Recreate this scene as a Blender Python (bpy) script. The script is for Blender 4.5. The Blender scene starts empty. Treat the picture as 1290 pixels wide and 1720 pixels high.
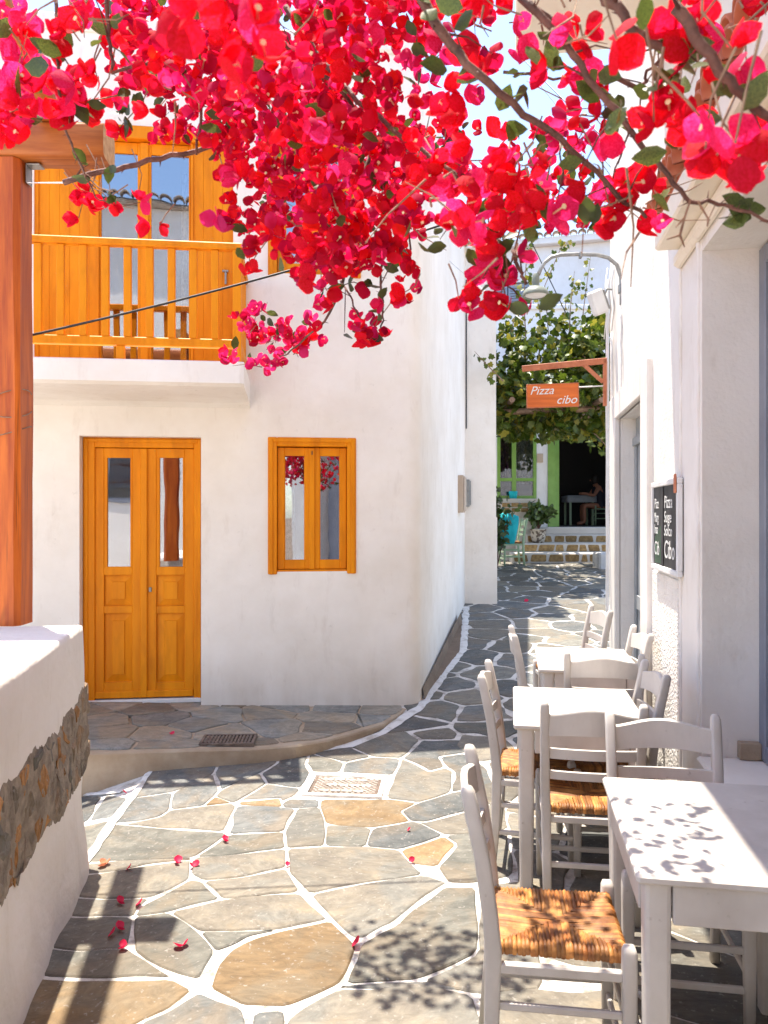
import bpy, math, random
import numpy as np
from mathutils import Vector, Matrix, Euler

random.seed(7); np.random.seed(7)
R = math.radians
S = bpy.context.scene
C = S.collection

# ------------------------------------------------------------------ camera
F = 1292.0; HY = 865.0; CX = 645.0; CH = 1.7       # focal length and horizon in photo pixels, eye height
cd = bpy.data.cameras.new('camera'); cam = bpy.data.objects.new('camera', cd); C.objects.link(cam)
cam.location = (0, 0, CH); cam.rotation_euler = (R(90), 0, 0)
cd.sensor_fit = 'AUTO'; cd.sensor_width = 36; cd.lens = 36 * F / 1720
cd.shift_y = 5.0 / 1720; cd.clip_start = 0.05; cd.clip_end = 2000
cd.dof.use_dof = True; cd.dof.focus_distance = 5.0; cd.dof.aperture_fstop = 8.0
S.camera = cam
# ------------------------------------------------------------------ sky, sun, exposure
SUN = Vector((-0.135, 0.17, 1.0)).normalized()      # direction towards the sun
W = bpy.data.worlds.new('World'); S.world = W; W.use_nodes = True
wn = W.node_tree; bg = wn.nodes['Background']
sky = wn.nodes.new('ShaderNodeTexSky'); sky.sky_type = 'NISHITA'; sky.sun_disc = False
sky.sun_elevation = math.asin(SUN.z); sky.sun_rotation = math.atan2(SUN.x, SUN.y)
sky.air_density = 1.0; sky.dust_density = 0.8; sky.ozone_density = 1.6
wn.links.new(sky.outputs[0], bg.inputs[0]); bg.inputs[1].default_value = 0.10
ld = bpy.data.lights.new('sun', 'SUN'); ld.energy = 2.6; ld.angle = R(0.5); ld.color = (1.0, 0.915, 0.785)
sun = bpy.data.objects.new('sun', ld); C.objects.link(sun); sun.location = (0, 0, 20)
sun.rotation_euler = (-SUN).to_track_quat('-Z', 'Y').to_euler()
S.view_settings.view_transform = 'Standard'; S.view_settings.look = 'None'
S.view_settings.gamma = 1; S.view_settings.use_curve_mapping = False
S.view_settings.exposure = 2.25
S.render.engine = 'CYCLES'
S.cycles.max_bounces = 6; S.cycles.diffuse_bounces = 4; S.cycles.glossy_bounces = 2; S.cycles.transmission_bounces = 4; S.cycles.transparent_max_bounces = 8
S.cycles.caustics_reflective = False; S.cycles.caustics_refractive = False

# ------------------------------------------------------------------ helpers: materials
def rgb(r, g, b): return (r, g, b, 1)
def mat(name, col, col2=None, scale=4.0, rough=0.6, bump=0.0, bscale=40.0, bdist=0.01, stretch=(1, 1, 1),
        rnd=0.0, metal=0.0, trans=0.0, detail=3.0, ramp=(0.35, 0.65), spec=None, bump2=None):
    m = bpy.data.materials.new(name); m.use_nodes = True
    t = m.node_tree; N = t.nodes; L = t.links; p = N['Principled BSDF']
    p.inputs['Roughness'].default_value = rough; p.inputs['Metallic'].default_value = metal
    if spec is not None: p.inputs['Specular IOR Level'].default_value = spec
    tc = N.new('ShaderNodeTexCoord'); mp = N.new('ShaderNodeMapping'); mp.inputs['Scale'].default_value = stretch
    L.new(tc.outputs['Object'], mp.inputs[0])
    out = None
    if col2 is not None:
        n = N.new('ShaderNodeTexNoise'); n.inputs['Scale'].default_value = scale; n.inputs['Detail'].default_value = detail
        n.inputs['Roughness'].default_value = 0.6
        L.new(mp.outputs[0], n.inputs['Vector'])
        r = N.new('ShaderNodeValToRGB'); r.color_ramp.elements[0].position = ramp[0]; r.color_ramp.elements[1].position = ramp[1]
        r.color_ramp.elements[0].color = rgb(*col); r.color_ramp.elements[1].color = rgb(*col2)
        L.new(n.outputs['Fac'], r.inputs[0]); out = r.outputs[0]
    else:
        c = N.new('ShaderNodeRGB'); c.outputs[0].default_value = rgb(*col); out = c.outputs[0]
    if rnd:
        oi = N.new('ShaderNodeObjectInfo'); h = N.new('ShaderNodeHueSaturation')
        mr = N.new('ShaderNodeMapRange'); mr.inputs[3].default_value = 1 - rnd; mr.inputs[4].default_value = 1 + rnd
        L.new(oi.outputs['Random'], mr.inputs[0]); L.new(mr.outputs[0], h.inputs['Value'])
        L.new(out, h.inputs['Color']); out = h.outputs[0]
    L.new(out, p.inputs['Base Color'])
    if bump:
        b = N.new('ShaderNodeBump'); b.inputs['Strength'].default_value = bump; b.inputs['Distance'].default_value = bdist
        n2 = N.new('ShaderNodeTexNoise'); n2.inputs['Scale'].default_value = bscale; n2.inputs['Detail'].default_value = 3
        L.new(mp.outputs[0], n2.inputs['Vector']); L.new(n2.outputs['Fac'], b.inputs['Height'])
        last = b
        if bump2:
            b2 = N.new('ShaderNodeBump'); b2.inputs['Strength'].default_value = bump2[0]; b2.inputs['Distance'].default_value = bump2[2]
            n3 = N.new('ShaderNodeTexNoise'); n3.inputs['Scale'].default_value = bump2[1]; n3.inputs['Detail'].default_value = 3
            L.new(mp.outputs[0], n3.inputs['Vector']); L.new(n3.outputs['Fac'], b2.inputs['Height'])
            L.new(b.outputs[0], b2.inputs['Normal']); last = b2
        L.new(last.outputs[0], p.inputs['Normal'])
    if trans:
        tr = N.new('ShaderNodeBsdfTranslucent'); mx = N.new('ShaderNodeMixShader'); mx.inputs[0].default_value = trans
        L.new(out, tr.inputs[0]); o = N['Material Output']
        L.new(p.outputs[0], mx.inputs[1]); L.new(tr.outputs[0], mx.inputs[2]); L.new(mx.outputs[0], o.inputs[0])
    return m

def glass_mat(name, refl=0.3, tint=(0.75, 0.78, 0.8)):
    m = bpy.data.materials.new(name); m.use_nodes = True; t = m.node_tree; N = t.nodes; L = t.links
    N.remove(N['Principled BSDF'])
    g = N.new('ShaderNodeBsdfGlossy'); g.inputs['Roughness'].default_value = 0.015; g.inputs['Color'].default_value = rgb(0.95, 0.96, 1)
    tr = N.new('ShaderNodeBsdfTransparent'); tr.inputs[0].default_value = rgb(*tint)
    tc = N.new('ShaderNodeTexCoord'); nz = N.new('ShaderNodeTexNoise'); nz.inputs['Scale'].default_value = 3.0; nz.inputs['Detail'].default_value = 1
    b = N.new('ShaderNodeBump'); b.inputs['Strength'].default_value = 0.05; b.inputs['Distance'].default_value = 0.02
    L.new(tc.outputs['Object'], nz.inputs[0]); L.new(nz.outputs[0], b.inputs['Height']); L.new(b.outputs[0], g.inputs['Normal'])
    fr = N.new('ShaderNodeFresnel'); fr.inputs[0].default_value = 1.5
    ad = N.new('ShaderNodeMath'); ad.operation = 'ADD'; ad.use_clamp = True; ad.inputs[1].default_value = refl
    L.new(fr.outputs[0], ad.inputs[0])
    mx = N.new('ShaderNodeMixShader'); L.new(ad.outputs[0], mx.inputs[0]); L.new(tr.outputs[0], mx.inputs[1]); L.new(g.outputs[0], mx.inputs[2])
    L.new(mx.outputs[0], N['Material Output'].inputs[0])
    return m

def plaster_mat(name, base, dirt, bump_a, bump_b, base_z=None):
    """hand-trowelled limewash: uneven tone, soft lumps, fine grain; weather stain rising from the foot"""
    m = bpy.data.materials.new(name); m.use_nodes = True; t = m.node_tree; N = t.nodes; L = t.links; p = N['Principled BSDF']
    p.inputs['Roughness'].default_value = 0.85; p.inputs['Specular IOR Level'].default_value = 0.2
    tc = N.new('ShaderNodeTexCoord')
    n1 = N.new('ShaderNodeTexNoise'); n1.inputs['Scale'].default_value = 1.1; n1.inputs['Detail'].default_value = 5; n1.inputs['Roughness'].default_value = 0.65
    L.new(tc.outputs['Object'], n1.inputs[0])
    r1 = N.new('ShaderNodeValToRGB'); r1.color_ramp.elements[0].position = 0.3; r1.color_ramp.elements[1].position = 0.62
    r1.color_ramp.elements[0].color = rgb(base[0] * .88, base[1] * .86, base[2] * .83); r1.color_ramp.elements[1].color = rgb(*base)
    L.new(n1.outputs[0], r1.inputs[0]); out = r1.outputs[0]
    ms = N.new('ShaderNodeMapping'); ms.inputs['Scale'].default_value = (2.6, 2.6, 0.8); L.new(tc.outputs['Object'], ms.inputs[0])
    ns = N.new('ShaderNodeTexNoise'); ns.inputs['Scale'].default_value = 2.7; ns.inputs['Detail'].default_value = 4; ns.inputs['Roughness'].default_value = 0.7; L.new(ms.outputs[0], ns.inputs[0])
    rs_ = N.new('ShaderNodeValToRGB'); rs_.color_ramp.elements[0].position = 0.56; rs_.color_ramp.elements[1].position = 0.78
    rs_.color_ramp.elements[0].color = rgb(0, 0, 0); rs_.color_ramp.elements[1].color = rgb(.38, .38, .38); L.new(ns.outputs[0], rs_.inputs[0])
    mst = N.new('ShaderNodeMixRGB'); L.new(rs_.outputs[0], mst.inputs[0]); L.new(out, mst.inputs[1]); mst.inputs[2].default_value = rgb(base[0] * .66, base[1] * .60, base[2] * .54); out = mst.outputs[0]
    if base_z is not None:
        sx = N.new('ShaderNodeSeparateXYZ'); L.new(tc.outputs['Object'], sx.inputs[0])
        mp = N.new('ShaderNodeMapping'); mp.inputs['Scale'].default_value = (3.0, 3.0, 0.7); L.new(tc.outputs['Object'], mp.inputs[0])
        n2 = N.new('ShaderNodeTexNoise'); n2.inputs['Scale'].default_value = 2.2; n2.inputs['Detail'].default_value = 4; L.new(mp.outputs[0], n2.inputs[0])
        mr = N.new('ShaderNodeMapRange'); mr.inputs[1].default_value = base_z; mr.inputs[2].default_value = base_z + 0.55
        mr.inputs[3].default_value = 0.8; mr.inputs[4].default_value = 0.0; L.new(sx.outputs[2], mr.inputs[0])
        mu = N.new('ShaderNodeMath'); mu.operation = 'MULTIPLY'; L.new(mr.outputs[0], mu.inputs[0]); L.new(n2.outputs[0], mu.inputs[1])
        mx = N.new('ShaderNodeMixRGB'); L.new(mu.outputs[0], mx.inputs[0]); L.new(out, mx.inputs[1]); mx.inputs[2].default_value = rgb(*dirt); out = mx.outputs[0]
    L.new(out, p.inputs['Base Color'])
    prev = None
    for sc, st, di, det in bump_b:
        b = N.new('ShaderNodeBump'); b.inputs['Strength'].default_value = st; b.inputs['Distance'].default_value = di
        n = N.new('ShaderNodeTexNoise'); n.inputs['Scale'].default_value = sc; n.inputs['Detail'].default_value = min(det, 2); L.new(tc.outputs['Object'], n.inputs[0])
        L.new(n.outputs[0], b.inputs['Height'])
        if prev: L.new(prev.outputs[0], b.inputs['Normal'])
        prev = b
    L.new(prev.outputs[0], p.inputs['Normal'])
    return m

def stone_mat(name, ca, cb, cc, stretch=(1, 1.6, 1), alt=(.30, .25, .18)):
    """flagstone: cleft slate with drifting tone, rust veins and pale specks; every stone differs a little"""
    m = bpy.data.materials.new(name); m.use_nodes = True; t = m.node_tree; N = t.nodes; L = t.links; p = N['Principled BSDF']
    p.inputs['Roughness'].default_value = 0.72; p.inputs['Specular IOR Level'].default_value = 0.35
    tc = N.new('ShaderNodeTexCoord'); oi = N.new('ShaderNodeObjectInfo'); mp = N.new('ShaderNodeMapping'); mp.inputs['Scale'].default_value = stretch
    L.new(tc.outputs['Object'], mp.inputs[0])
    ro = N.new('ShaderNodeMath'); ro.operation = 'MULTIPLY'; ro.inputs[1].default_value = 6.3; L.new(oi.outputs['Random'], ro.inputs[0])
    cr = N.new('ShaderNodeCombineXYZ'); L.new(ro.outputs[0], cr.inputs[2]); L.new(cr.outputs[0], mp.inputs['Rotation'])
    n1 = N.new('ShaderNodeTexNoise'); n1.inputs['Scale'].default_value = 3.2; n1.inputs['Detail'].default_value = 5; n1.inputs['Roughness'].default_value = 0.68; n1.inputs['Distortion'].default_value = 0.6
    L.new(mp.outputs[0], n1.inputs[0])
    r = N.new('ShaderNodeValToRGB'); e = r.color_ramp.elements
    e[0].position = 0.30; e[0].color = rgb(*ca); e[1].position = 0.56; e[1].color = rgb(*cb)
    x = e.new(0.70); x.color = rgb(*cc)
    L.new(n1.outputs[0], r.inputs[0])
    # broad drifting patches of rust or grey within a slab
    gp = N.new('ShaderNodeNewGeometry'); n6 = N.new('ShaderNodeTexNoise'); n6.inputs['Scale'].default_value = 2.3; n6.inputs['Detail'].default_value = 3; n6.inputs['Roughness'].default_value = 0.6; n6.inputs['Distortion'].default_value = 1.2
    L.new(gp.outputs['Position'], n6.inputs[0]); r6 = N.new('ShaderNodeValToRGB'); r6.color_ramp.elements[0].position = 0.46; r6.color_ramp.elements[1].position = 0.62
    r6.color_ramp.elements[1].color = rgb(.75, .75, .75); L.new(n6.outputs[0], r6.inputs[0])
    m6 = N.new('ShaderNodeMixRGB'); L.new(r6.outputs[0], m6.inputs[0]); L.new(r.outputs[0], m6.inputs[1]); m6.inputs[2].default_value = rgb(*alt)
    mv = N.new('ShaderNodeMapping'); mv.inputs['Scale'].default_value = (1, 1.9, 1); L.new(mp.outputs[0], mv.inputs[0])
    n7 = N.new('ShaderNodeTexNoise'); n7.inputs['Scale'].default_value = 5.5; n7.inputs['Detail'].default_value = 5; n7.inputs['Roughness'].default_value = .75; n7.inputs['Distortion'].default_value = 1.5; L.new(mv.outputs[0], n7.inputs[0])
    m7 = N.new('ShaderNodeMixRGB'); m7.blend_type = 'OVERLAY'; m7.inputs[0].default_value = .8; L.new(m6.outputs[0], m7.inputs[1]); L.new(n7.outputs[0], m7.inputs[2])
    h = N.new('ShaderNodeHueSaturation'); mr = N.new('ShaderNodeMapRange'); mr.inputs[3].default_value = 0.58; mr.inputs[4].default_value = 1.0
    L.new(oi.outputs['Random'], mr.inputs[0]); L.new(mr.outputs[0], h.inputs['Value']); L.new(m7.outputs[0], h.inputs['Color'])
    n4 = N.new('ShaderNodeTexNoise'); n4.inputs['Scale'].default_value = 55; n4.inputs['Detail'].default_value = 2; L.new(tc.outputs['Object'], n4.inputs[0])
    r4 = N.new('ShaderNodeValToRGB'); r4.color_ramp.elements[0].position = 0.63; r4.color_ramp.elements[1].position = 0.74; L.new(n4.outputs[0], r4.inputs[0])
    n5 = N.new('ShaderNodeTexNoise'); n5.inputs['Scale'].default_value = 4; L.new(tc.outputs['Object'], n5.inputs[0])
    mu = N.new('ShaderNodeMath'); mu.operation = 'MULTIPLY'; L.new(r4.outputs[0], mu.inputs[0]); L.new(n5.outputs[0], mu.inputs[1])
    mx = N.new('ShaderNodeMixRGB'); L.new(mu.outputs[0], mx.inputs[0]); L.new(h.outputs[0], mx.inputs[1]); mx.inputs[2].default_value = rgb(0.34, 0.32, 0.29)
    L.new(mx.outputs[0], p.inputs['Base Color'])
    b = N.new('ShaderNodeBump'); b.inputs['Strength'].default_value = 0.55; b.inputs['Distance'].default_value = 0.012
    n2 = N.new('ShaderNodeTexNoise'); n2.inputs['Scale'].default_value = 9; n2.inputs['Detail'].default_value = 4; n2.inputs['Roughness'].default_value = 0.7; L.new(mp.outputs[0], n2.inputs[0])
    L.new(n2.outputs[0], b.inputs['Height']); L.new(b.outputs[0], p.inputs['Normal'])
    return m

def wood_mat(name, dark, light, axis=2, scale=7.0, rough=0.5):
    st = [1, 1, 1]; st[axis] = 0.09
    return mat(name, dark, light, scale=scale * 3, rough=rough, bump=0.35, bscale=30, bdist=0.006, stretch=tuple(st), detail=7, ramp=(0.3, 0.68))

M = {}
M['house'] = plaster_mat('limewash_plaster', (0.91, 0.86, 0.795), (0.54, 0.45, 0.37), 0, [(1.6, 0.5, 0.09, 3), (7, 0.3, 0.02, 4), (45, 0.16, 0.005, 3)], base_z=0.1)
M['shop'] = plaster_mat('rough_stucco', (0.84, 0.80, 0.755), (0.4, 0.36, 0.32), 0, [(2.0, 0.3, 0.04, 3), (14, 0.3, 0.012, 3), (60, 0.3, 0.008, 4)], base_z=0.0)
M['pebble'] = plaster_mat('pebbledash_stucco', (0.86, 0.82, 0.78), (0.4, 0.36, 0.32), 0, [(2.0, 0.3, 0.04, 3), (60, 0.9, 0.022, 2)])
M['smooth'] = plaster_mat('smooth_white_render', (0.84, 0.79, 0.74), (0.5, 0.45, 0.4), 0, [(3, 0.25, 0.02, 3), (40, 0.15, 0.005, 3)])
M['cream'] = plaster_mat('cream_render', (0.86, 0.78, 0.66), (0.5, 0.45, 0.4), 0, [(3, 0.25, 0.02, 3), (40, 0.15, 0.005, 3)])
M['lowwall'] = plaster_mat('thick_limewash', (0.84, 0.79, 0.74), (0.36, 0.29, 0.23), 0, [(5, 0.45, 0.03, 4), (26, 0.4, 0.012, 4)], base_z=-0.15)
M['yellow'] = mat('yellow_paint', (0.66, 0.19, 0.002), (0.84, 0.285, 0.004), scale=9, detail=6, spec=0.2, rough=0.5, bump=0.25, bscale=60, bdist=0.004, stretch=(1, 1, 0.12), ramp=(0.3, 0.62))
M['wood'] = wood_mat('varnished_pine', (0.33, 0.045, 0.003), (0.66, 0.155, 0.012), axis=2)
M['woodx'] = wood_mat('varnished_pine_beam', (0.30, 0.065, 0.009), (0.56, 0.18, 0.036), axis=0)
M['woody'] = wood_mat('varnished_pine_rafter', (0.30, 0.065, 0.009), (0.56, 0.18, 0.036), axis=1)
M['endgrain'] = mat('sawn_end_grain', (0.50, 0.26, 0.10), (0.68, 0.42, 0.2), scale=25, rough=0.8, bump=0.4, bscale=80)
M['white'] = mat('white_furniture_paint', (0.48, 0.44, 0.40), (0.60, 0.56, 0.515), scale=5, detail=6, rough=0.5, bump=0.18, bscale=45, bdist=0.004, stretch=(1, 1, 0.5))
M['straw'] = mat('rush_straw', (0.22, 0.068, 0.011), (0.46, 0.205, 0.052), scale=16, rough=0.6, bump=0.3, bscale=120, bdist=0.003, rnd=0.05)
_t = M['straw'].node_tree; _g = _t.nodes.new('ShaderNodeNewGeometry'); _h = _t.nodes.new('ShaderNodeHueSaturation'); _r = _t.nodes.new('ShaderNodeMapRange')   # each strand its own tone
_r.inputs[3].default_value = .5; _r.inputs[4].default_value = 1.35; _t.links.new(_g.outputs['Random Per Island'], _r.inputs[0]); _t.links.new(_r.outputs[0], _h.inputs['Value'])
_b = _t.nodes['Principled BSDF'].inputs['Base Color']; _t.links.new(_b.links[0].from_socket, _h.inputs['Color']); _t.links.new(_h.outputs[0], _b)
M['mortar'] = mat('whitewashed_joint', (0.25, 0.215, 0.18), (0.60, 0.57, 0.53), scale=9, rough=0.9, bump=0.6, bscale=60, bdist=0.01, detail=6, ramp=(0.32, 0.50))
M['line'] = mat('white_edge_paint', (0.42, 0.38, 0.33), (0.66, 0.64, 0.61), scale=9, rough=0.85, bump=0.5, bscale=50, bdist=0.01, ramp=(0.3, 0.5))
M['s'] = stone_mat('slate_flag', (0.085, 0.093, 0.094), (0.155, 0.16, 0.155), (0.22, 0.21, 0.19), alt=(.19, .155, .115))
M['g'] = stone_mat('green_grey_flag', (0.11, 0.11, 0.095), (0.19, 0.185, 0.16), (0.25, 0.225, 0.175), alt=(.215, .175, .125))
M['t'] = stone_mat('tan_flag', (0.145, 0.13, 0.11), (0.21, 0.185, 0.145), (0.27, 0.215, 0.145), alt=(.165, .165, .15))
M['o'] = stone_mat('ochre_flag', (0.20, 0.13, 0.065), (0.275, 0.185, 0.095), (0.32, 0.235, 0.145), alt=(.23, .185, .125))
M['p'] = stone_mat('pale_platform_flag', (0.20, 0.185, 0.155), (0.32, 0.29, 0.24), (0.42, 0.35, 0.26), alt=(.36, .28, .19))
M['q'] = stone_mat('grey_platform_flag', (0.17, 0.175, 0.165), (0.27, 0.27, 0.25), (0.36, 0.33, 0.28), alt=(.30, .26, .20))
M['joint'] = mat('cement_joint', (0.22, 0.17, 0.125), (0.31, 0.26, 0.20), scale=8, rough=0.9, bump=0.5, bscale=60)
M['cement'] = mat('cement_riser', (0.32, 0.235, 0.155), (0.46, 0.37, 0.27), scale=3.5, rough=0.9, bump=0.4, bscale=50, detail=8)
M['earth'] = mat('earth', (0.16, 0.11, 0.075), (0.26, 0.19, 0.13), scale=2, rough=0.95, bump=0.7, bscale=60)
M['rock'] = stone_mat('rubble_grey', (0.15, 0.12, 0.09), (0.29, 0.235, 0.175), (0.40, 0.32, 0.23), stretch=(6, 6, 1.5), alt=(.34, .20, .10))
M['rocko'] = stone_mat('rubble_rust', (0.30, 0.13, 0.04), (0.50, 0.25, 0.085), (0.48, 0.34, 0.20), stretch=(6, 6, 1.5), alt=(.42, .21, .08))
M['rubblemortar'] = mat('earth_mortar', (0.17, 0.135, 0.10), (0.36, 0.295, 0.225), scale=14, rough=0.95, bump=0.8, bscale=50, bdist=0.02, detail=6)
M['tile'] = mat('terracotta', (0.42, 0.10, 0.045), (0.58, 0.20, 0.10), scale=6, rough=0.8, bump=0.3, bscale=40, rnd=0.2)
M['oldtile'] = mat('weathered_tile', (0.34, 0.25, 0.19), (0.52, 0.45, 0.38), scale=6, rough=0.85, bump=0.3, bscale=40, rnd=0.2)
M['iron'] = mat('rusty_iron', (0.10, 0.075, 0.06), (0.20, 0.15, 0.12), scale=15, rough=0.6, bump=0.4, bscale=60, metal=0.4)
M['plate'] = mat('worn_cover_plate', (0.34, 0.29, 0.24), (0.52, 0.47, 0.42), scale=12, rough=0.55, bump=0.3, bscale=60, metal=0.2)
M['galv'] = mat('galvanised_steel', (0.24, 0.24, 0.235), (0.34, 0.34, 0.33), scale=20, rough=0.4, metal=0.6)
M['greenmetal'] = mat('grey_green_enamel', (0.15, 0.17, 0.14), (0.22, 0.24, 0.20), scale=9, rough=0.4)
M['greypaint'] = mat('grey_shutter_paint', (0.30, 0.315, 0.325), (0.36, 0.375, 0.385), scale=4, rough=0.55, bump=0.1)
M['bluegrey'] = mat('blue_grey_frame', (0.19, 0.20, 0.24), (0.24, 0.25, 0.29), scale=4, rough=0.5)
M['pvc'] = mat('white_conduit', (0.66, 0.64, 0.63), (0.76, 0.75, 0.74), scale=5, rough=0.5)
M['black'] = mat('black_cable', (0.015, 0.015, 0.016), rough=0.5)
M['chalk'] = mat('chalkboard_black', (0.018, 0.016, 0.016), (0.05, 0.047, 0.046), scale=7, rough=0.6, ramp=(0.4, 0.7))
M['chalkwhite'] = mat('chalk_lettering', (0.62, 0.62, 0.60), (0.8, 0.8, 0.78), scale=60, rough=0.9)
M['chalkgreen'] = mat('green_chalk', (0.18, 0.4, 0.2), rough=0.9)
M['signboard'] = wood_mat('orange_sign_board', (0.55, 0.10, 0.012), (0.80, 0.19, 0.025), axis=0, rough=0.45)
M['signpost'] = mat('red_brown_timber', (0.42, 0.12, 0.05), (0.56, 0.19, 0.09), scale=12, rough=0.55)
M['letter'] = mat('white_sign_paint', (0.8, 0.79, 0.76), rough=0.6)
M['greenpaint'] = mat('lime_green_paint', (0.16, 0.30, 0.05), (0.20, 0.36, 0.07), scale=5, rough=0.45)
M['palegreen'] = mat('pale_green_paint', (0.30, 0.42, 0.26), (0.36, 0.48, 0.31), scale=5, rough=0.5)
M['teal'] = mat('turquoise_cloth', (0.0, 0.36, 0.42), (0.01, 0.46, 0.52), scale=6, rough=0.8, bump=0.3, bscale=20)
M['brickstone'] = mat('brown_step_stone', (0.20, 0.12, 0.045), (0.34, 0.22, 0.09), scale=14, rough=0.85, bump=0.5, bscale=50, rnd=0.25)
M['dark'] = mat('dark_interior', (0.02, 0.02, 0.02), rough=0.9)
M['room'] = mat('dim_room_wall', (0.045, 0.04, 0.037), rough=0.9)  # near-black stands for the gloom indoors, put into the wall colour
M['purple'] = mat('purple_curtain', (0.10, 0.02, 0.09), (0.17, 0.04, 0.15), scale=8, rough=0.9)
M['lace'] = mat('lace_curtain', (0.30, 0.28, 0.26), (0.55, 0.53, 0.5), scale=30, rough=0.9, ramp=(0.45, 0.55))
M['glass'] = glass_mat('window_glass', 0.26)
M['glass2'] = glass_mat('far_glass', 0.05)
M['red'] = mat('crimson_bract', (0.72, 0.004, 0.030), (0.88, 0.010, 0.080), scale=22, rough=0.75, trans=0.62, rnd=0.2, spec=0.25, bump=0.25, bscale=90, bdist=0.003)
M['pink'] = mat('magenta_bract', (0.80, 0.006, 0.10), (0.92, 0.04, 0.24), scale=22, rough=0.75, trans=0.62, rnd=0.2, spec=0.25, bump=0.25, bscale=90, bdist=0.003)
for _k in ('red', 'pink'):
    _t = M[_k].node_tree; _g = _t.nodes.new('ShaderNodeNewGeometry'); _h = _t.nodes.new('ShaderNodeHueSaturation'); _r = _t.nodes.new('ShaderNodeMapRange'); _r2 = _t.nodes.new('ShaderNodeMapRange')
    _r.inputs[3].default_value = .5; _r.inputs[4].default_value = 1.15; _r2.inputs[3].default_value = .493; _r2.inputs[4].default_value = .509  # random bract tone; its dark end stands in for shade inside the blossom
    _t.links.new(_g.outputs['Random Per Island'], _r.inputs[0]); _t.links.new(_r.outputs[0], _h.inputs['Value']); _t.links.new(_g.outputs['Random Per Island'], _r2.inputs[0]); _t.links.new(_r2.outputs[0], _h.inputs['Hue'])
    _src = _t.nodes['Principled BSDF'].inputs['Base Color'].links[0].from_socket; _t.links.new(_src, _h.inputs['Color'])
    for _n in _t.nodes:
        if _n.type == 'BSDF_PRINCIPLED': _t.links.new(_h.outputs[0], _n.inputs['Base Color'])
        if _n.type == 'BSDF_TRANSLUCENT': _t.links.new(_h.outputs[0], _n.inputs[0])
M['stamen'] = mat('cream_floret', (0.85, 0.75, 0.45), rough=0.6, trans=0.2)
M['leaf'] = mat('bougainvillea_leaf', (0.05, 0.075, 0.015), (0.12, 0.16, 0.03), scale=20, rough=0.45, trans=0.35, rnd=0.35)
M['bark'] = mat('vine_bark', (0.075, 0.03, 0.022), (0.17, 0.075, 0.055), scale=30, rough=0.75, bump=0.5, bscale=90)
M['twig'] = mat('pale_twig', (0.20, 0.11, 0.07), (0.34, 0.22, 0.14), scale=30, rough=0.8)
M['vine'] = mat('grape_vine_leaf', (0.035, 0.07, 0.006), (0.14, 0.18, 0.015), scale=9, rough=0.42, trans=0.35, rnd=0.35)
M['vineyellow'] = mat('yellowing_vine_leaf', (0.22, 0.22, 0.02), (0.34, 0.28, 0.04), scale=9, rough=0.45, trans=0.4, rnd=0.25)
M['shrub'] = mat('shrub_leaf', (0.03, 0.06, 0.012), (0.09, 0.15, 0.03), scale=9, rough=0.45, trans=0.25, rnd=0.3)
M['petalfallen'] = mat('fallen_bract', (0.60, 0.006, 0.05), (0.78, 0.02, 0.10), scale=40, rough=0.6, trans=0.3, rnd=0.2)
M['petaldry'] = mat('dried_bract', (0.65, 0.16, 0.08), (0.75, 0.3, 0.16), scale=40, rough=0.7, trans=0.2)
M['skin'] = mat('skin', (0.46, 0.20, 0.12), rough=0.55)
M['hair'] = mat('dark_hair', (0.02, 0.013, 0.01), rough=0.5)
M['top'] = mat('dark_vest', (0.03, 0.025, 0.035), rough=0.8)
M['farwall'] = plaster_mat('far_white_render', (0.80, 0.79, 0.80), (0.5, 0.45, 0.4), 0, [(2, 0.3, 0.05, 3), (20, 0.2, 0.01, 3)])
M['terrace'] = plaster_mat('shaded_terrace_render', (0.55, 0.52, 0.48), (0.4, 0.36, 0.3), 0, [(2, 0.3, 0.05, 3), (20, 0.2, 0.01, 3)])  # white render with the vine's shade darkened into its colour
M['shutter'] = mat('blue_grey_shutter', (0.24, 0.28, 0.36), (0.30, 0.34, 0.42), scale=4, rough=0.55)
M['terracottapot'] = mat('patterned_pot', (0.12, 0.09, 0.07), (0.5, 0.45, 0.38), scale=14, rough=0.7, ramp=(0.48, 0.52))
M['beige'] = mat('beige_box', (0.46, 0.35, 0.26), (0.52, 0.42, 0.32), scale=5, rough=0.6)
M['block'] = mat('grey_painted_block', (0.48, 0.47, 0.47), (0.6, 0.59, 0.58), scale=6, rough=0.85, bump=0.3)

def wear(key, col, scale, lo, hi, amt, stretch=(1, 1, 1)):
    """scattered chips, scuffs and knots of another colour over a paint or wood"""
    t = M[key].node_tree; N = t.nodes; L = t.links; b = N['Principled BSDF'].inputs['Base Color']; src = b.links[0].from_socket
    tc = N.new('ShaderNodeTexCoord'); mp = N.new('ShaderNodeMapping'); mp.inputs['Scale'].default_value = stretch; L.new(tc.outputs['Object'], mp.inputs[0])
    n = N.new('ShaderNodeTexNoise'); n.inputs['Scale'].default_value = scale; n.inputs['Detail'].default_value = 3; n.inputs['Roughness'].default_value = .65; L.new(mp.outputs[0], n.inputs[0])
    r = N.new('ShaderNodeMapRange'); r.inputs[1].default_value = lo; r.inputs[2].default_value = hi; r.inputs[4].default_value = amt; L.new(n.outputs[0], r.inputs[0])
    m = N.new('ShaderNodeMixRGB'); L.new(r.outputs[0], m.inputs[0]); L.new(src, m.inputs[1]); m.inputs[2].default_value = rgb(*col); L.new(m.outputs[0], b)
wear('white', (.30, .25, .20), 26, .66, .74, .55); wear('white', (.40, .355, .31), 3.2, .52, .75, .6)
wear('yellow', (.50, .14, .003), 5, .55, .8, .7, (1, 1, .35)); wear('yellow', (.55, .36, .15), 38, .70, .76, .4)
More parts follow.
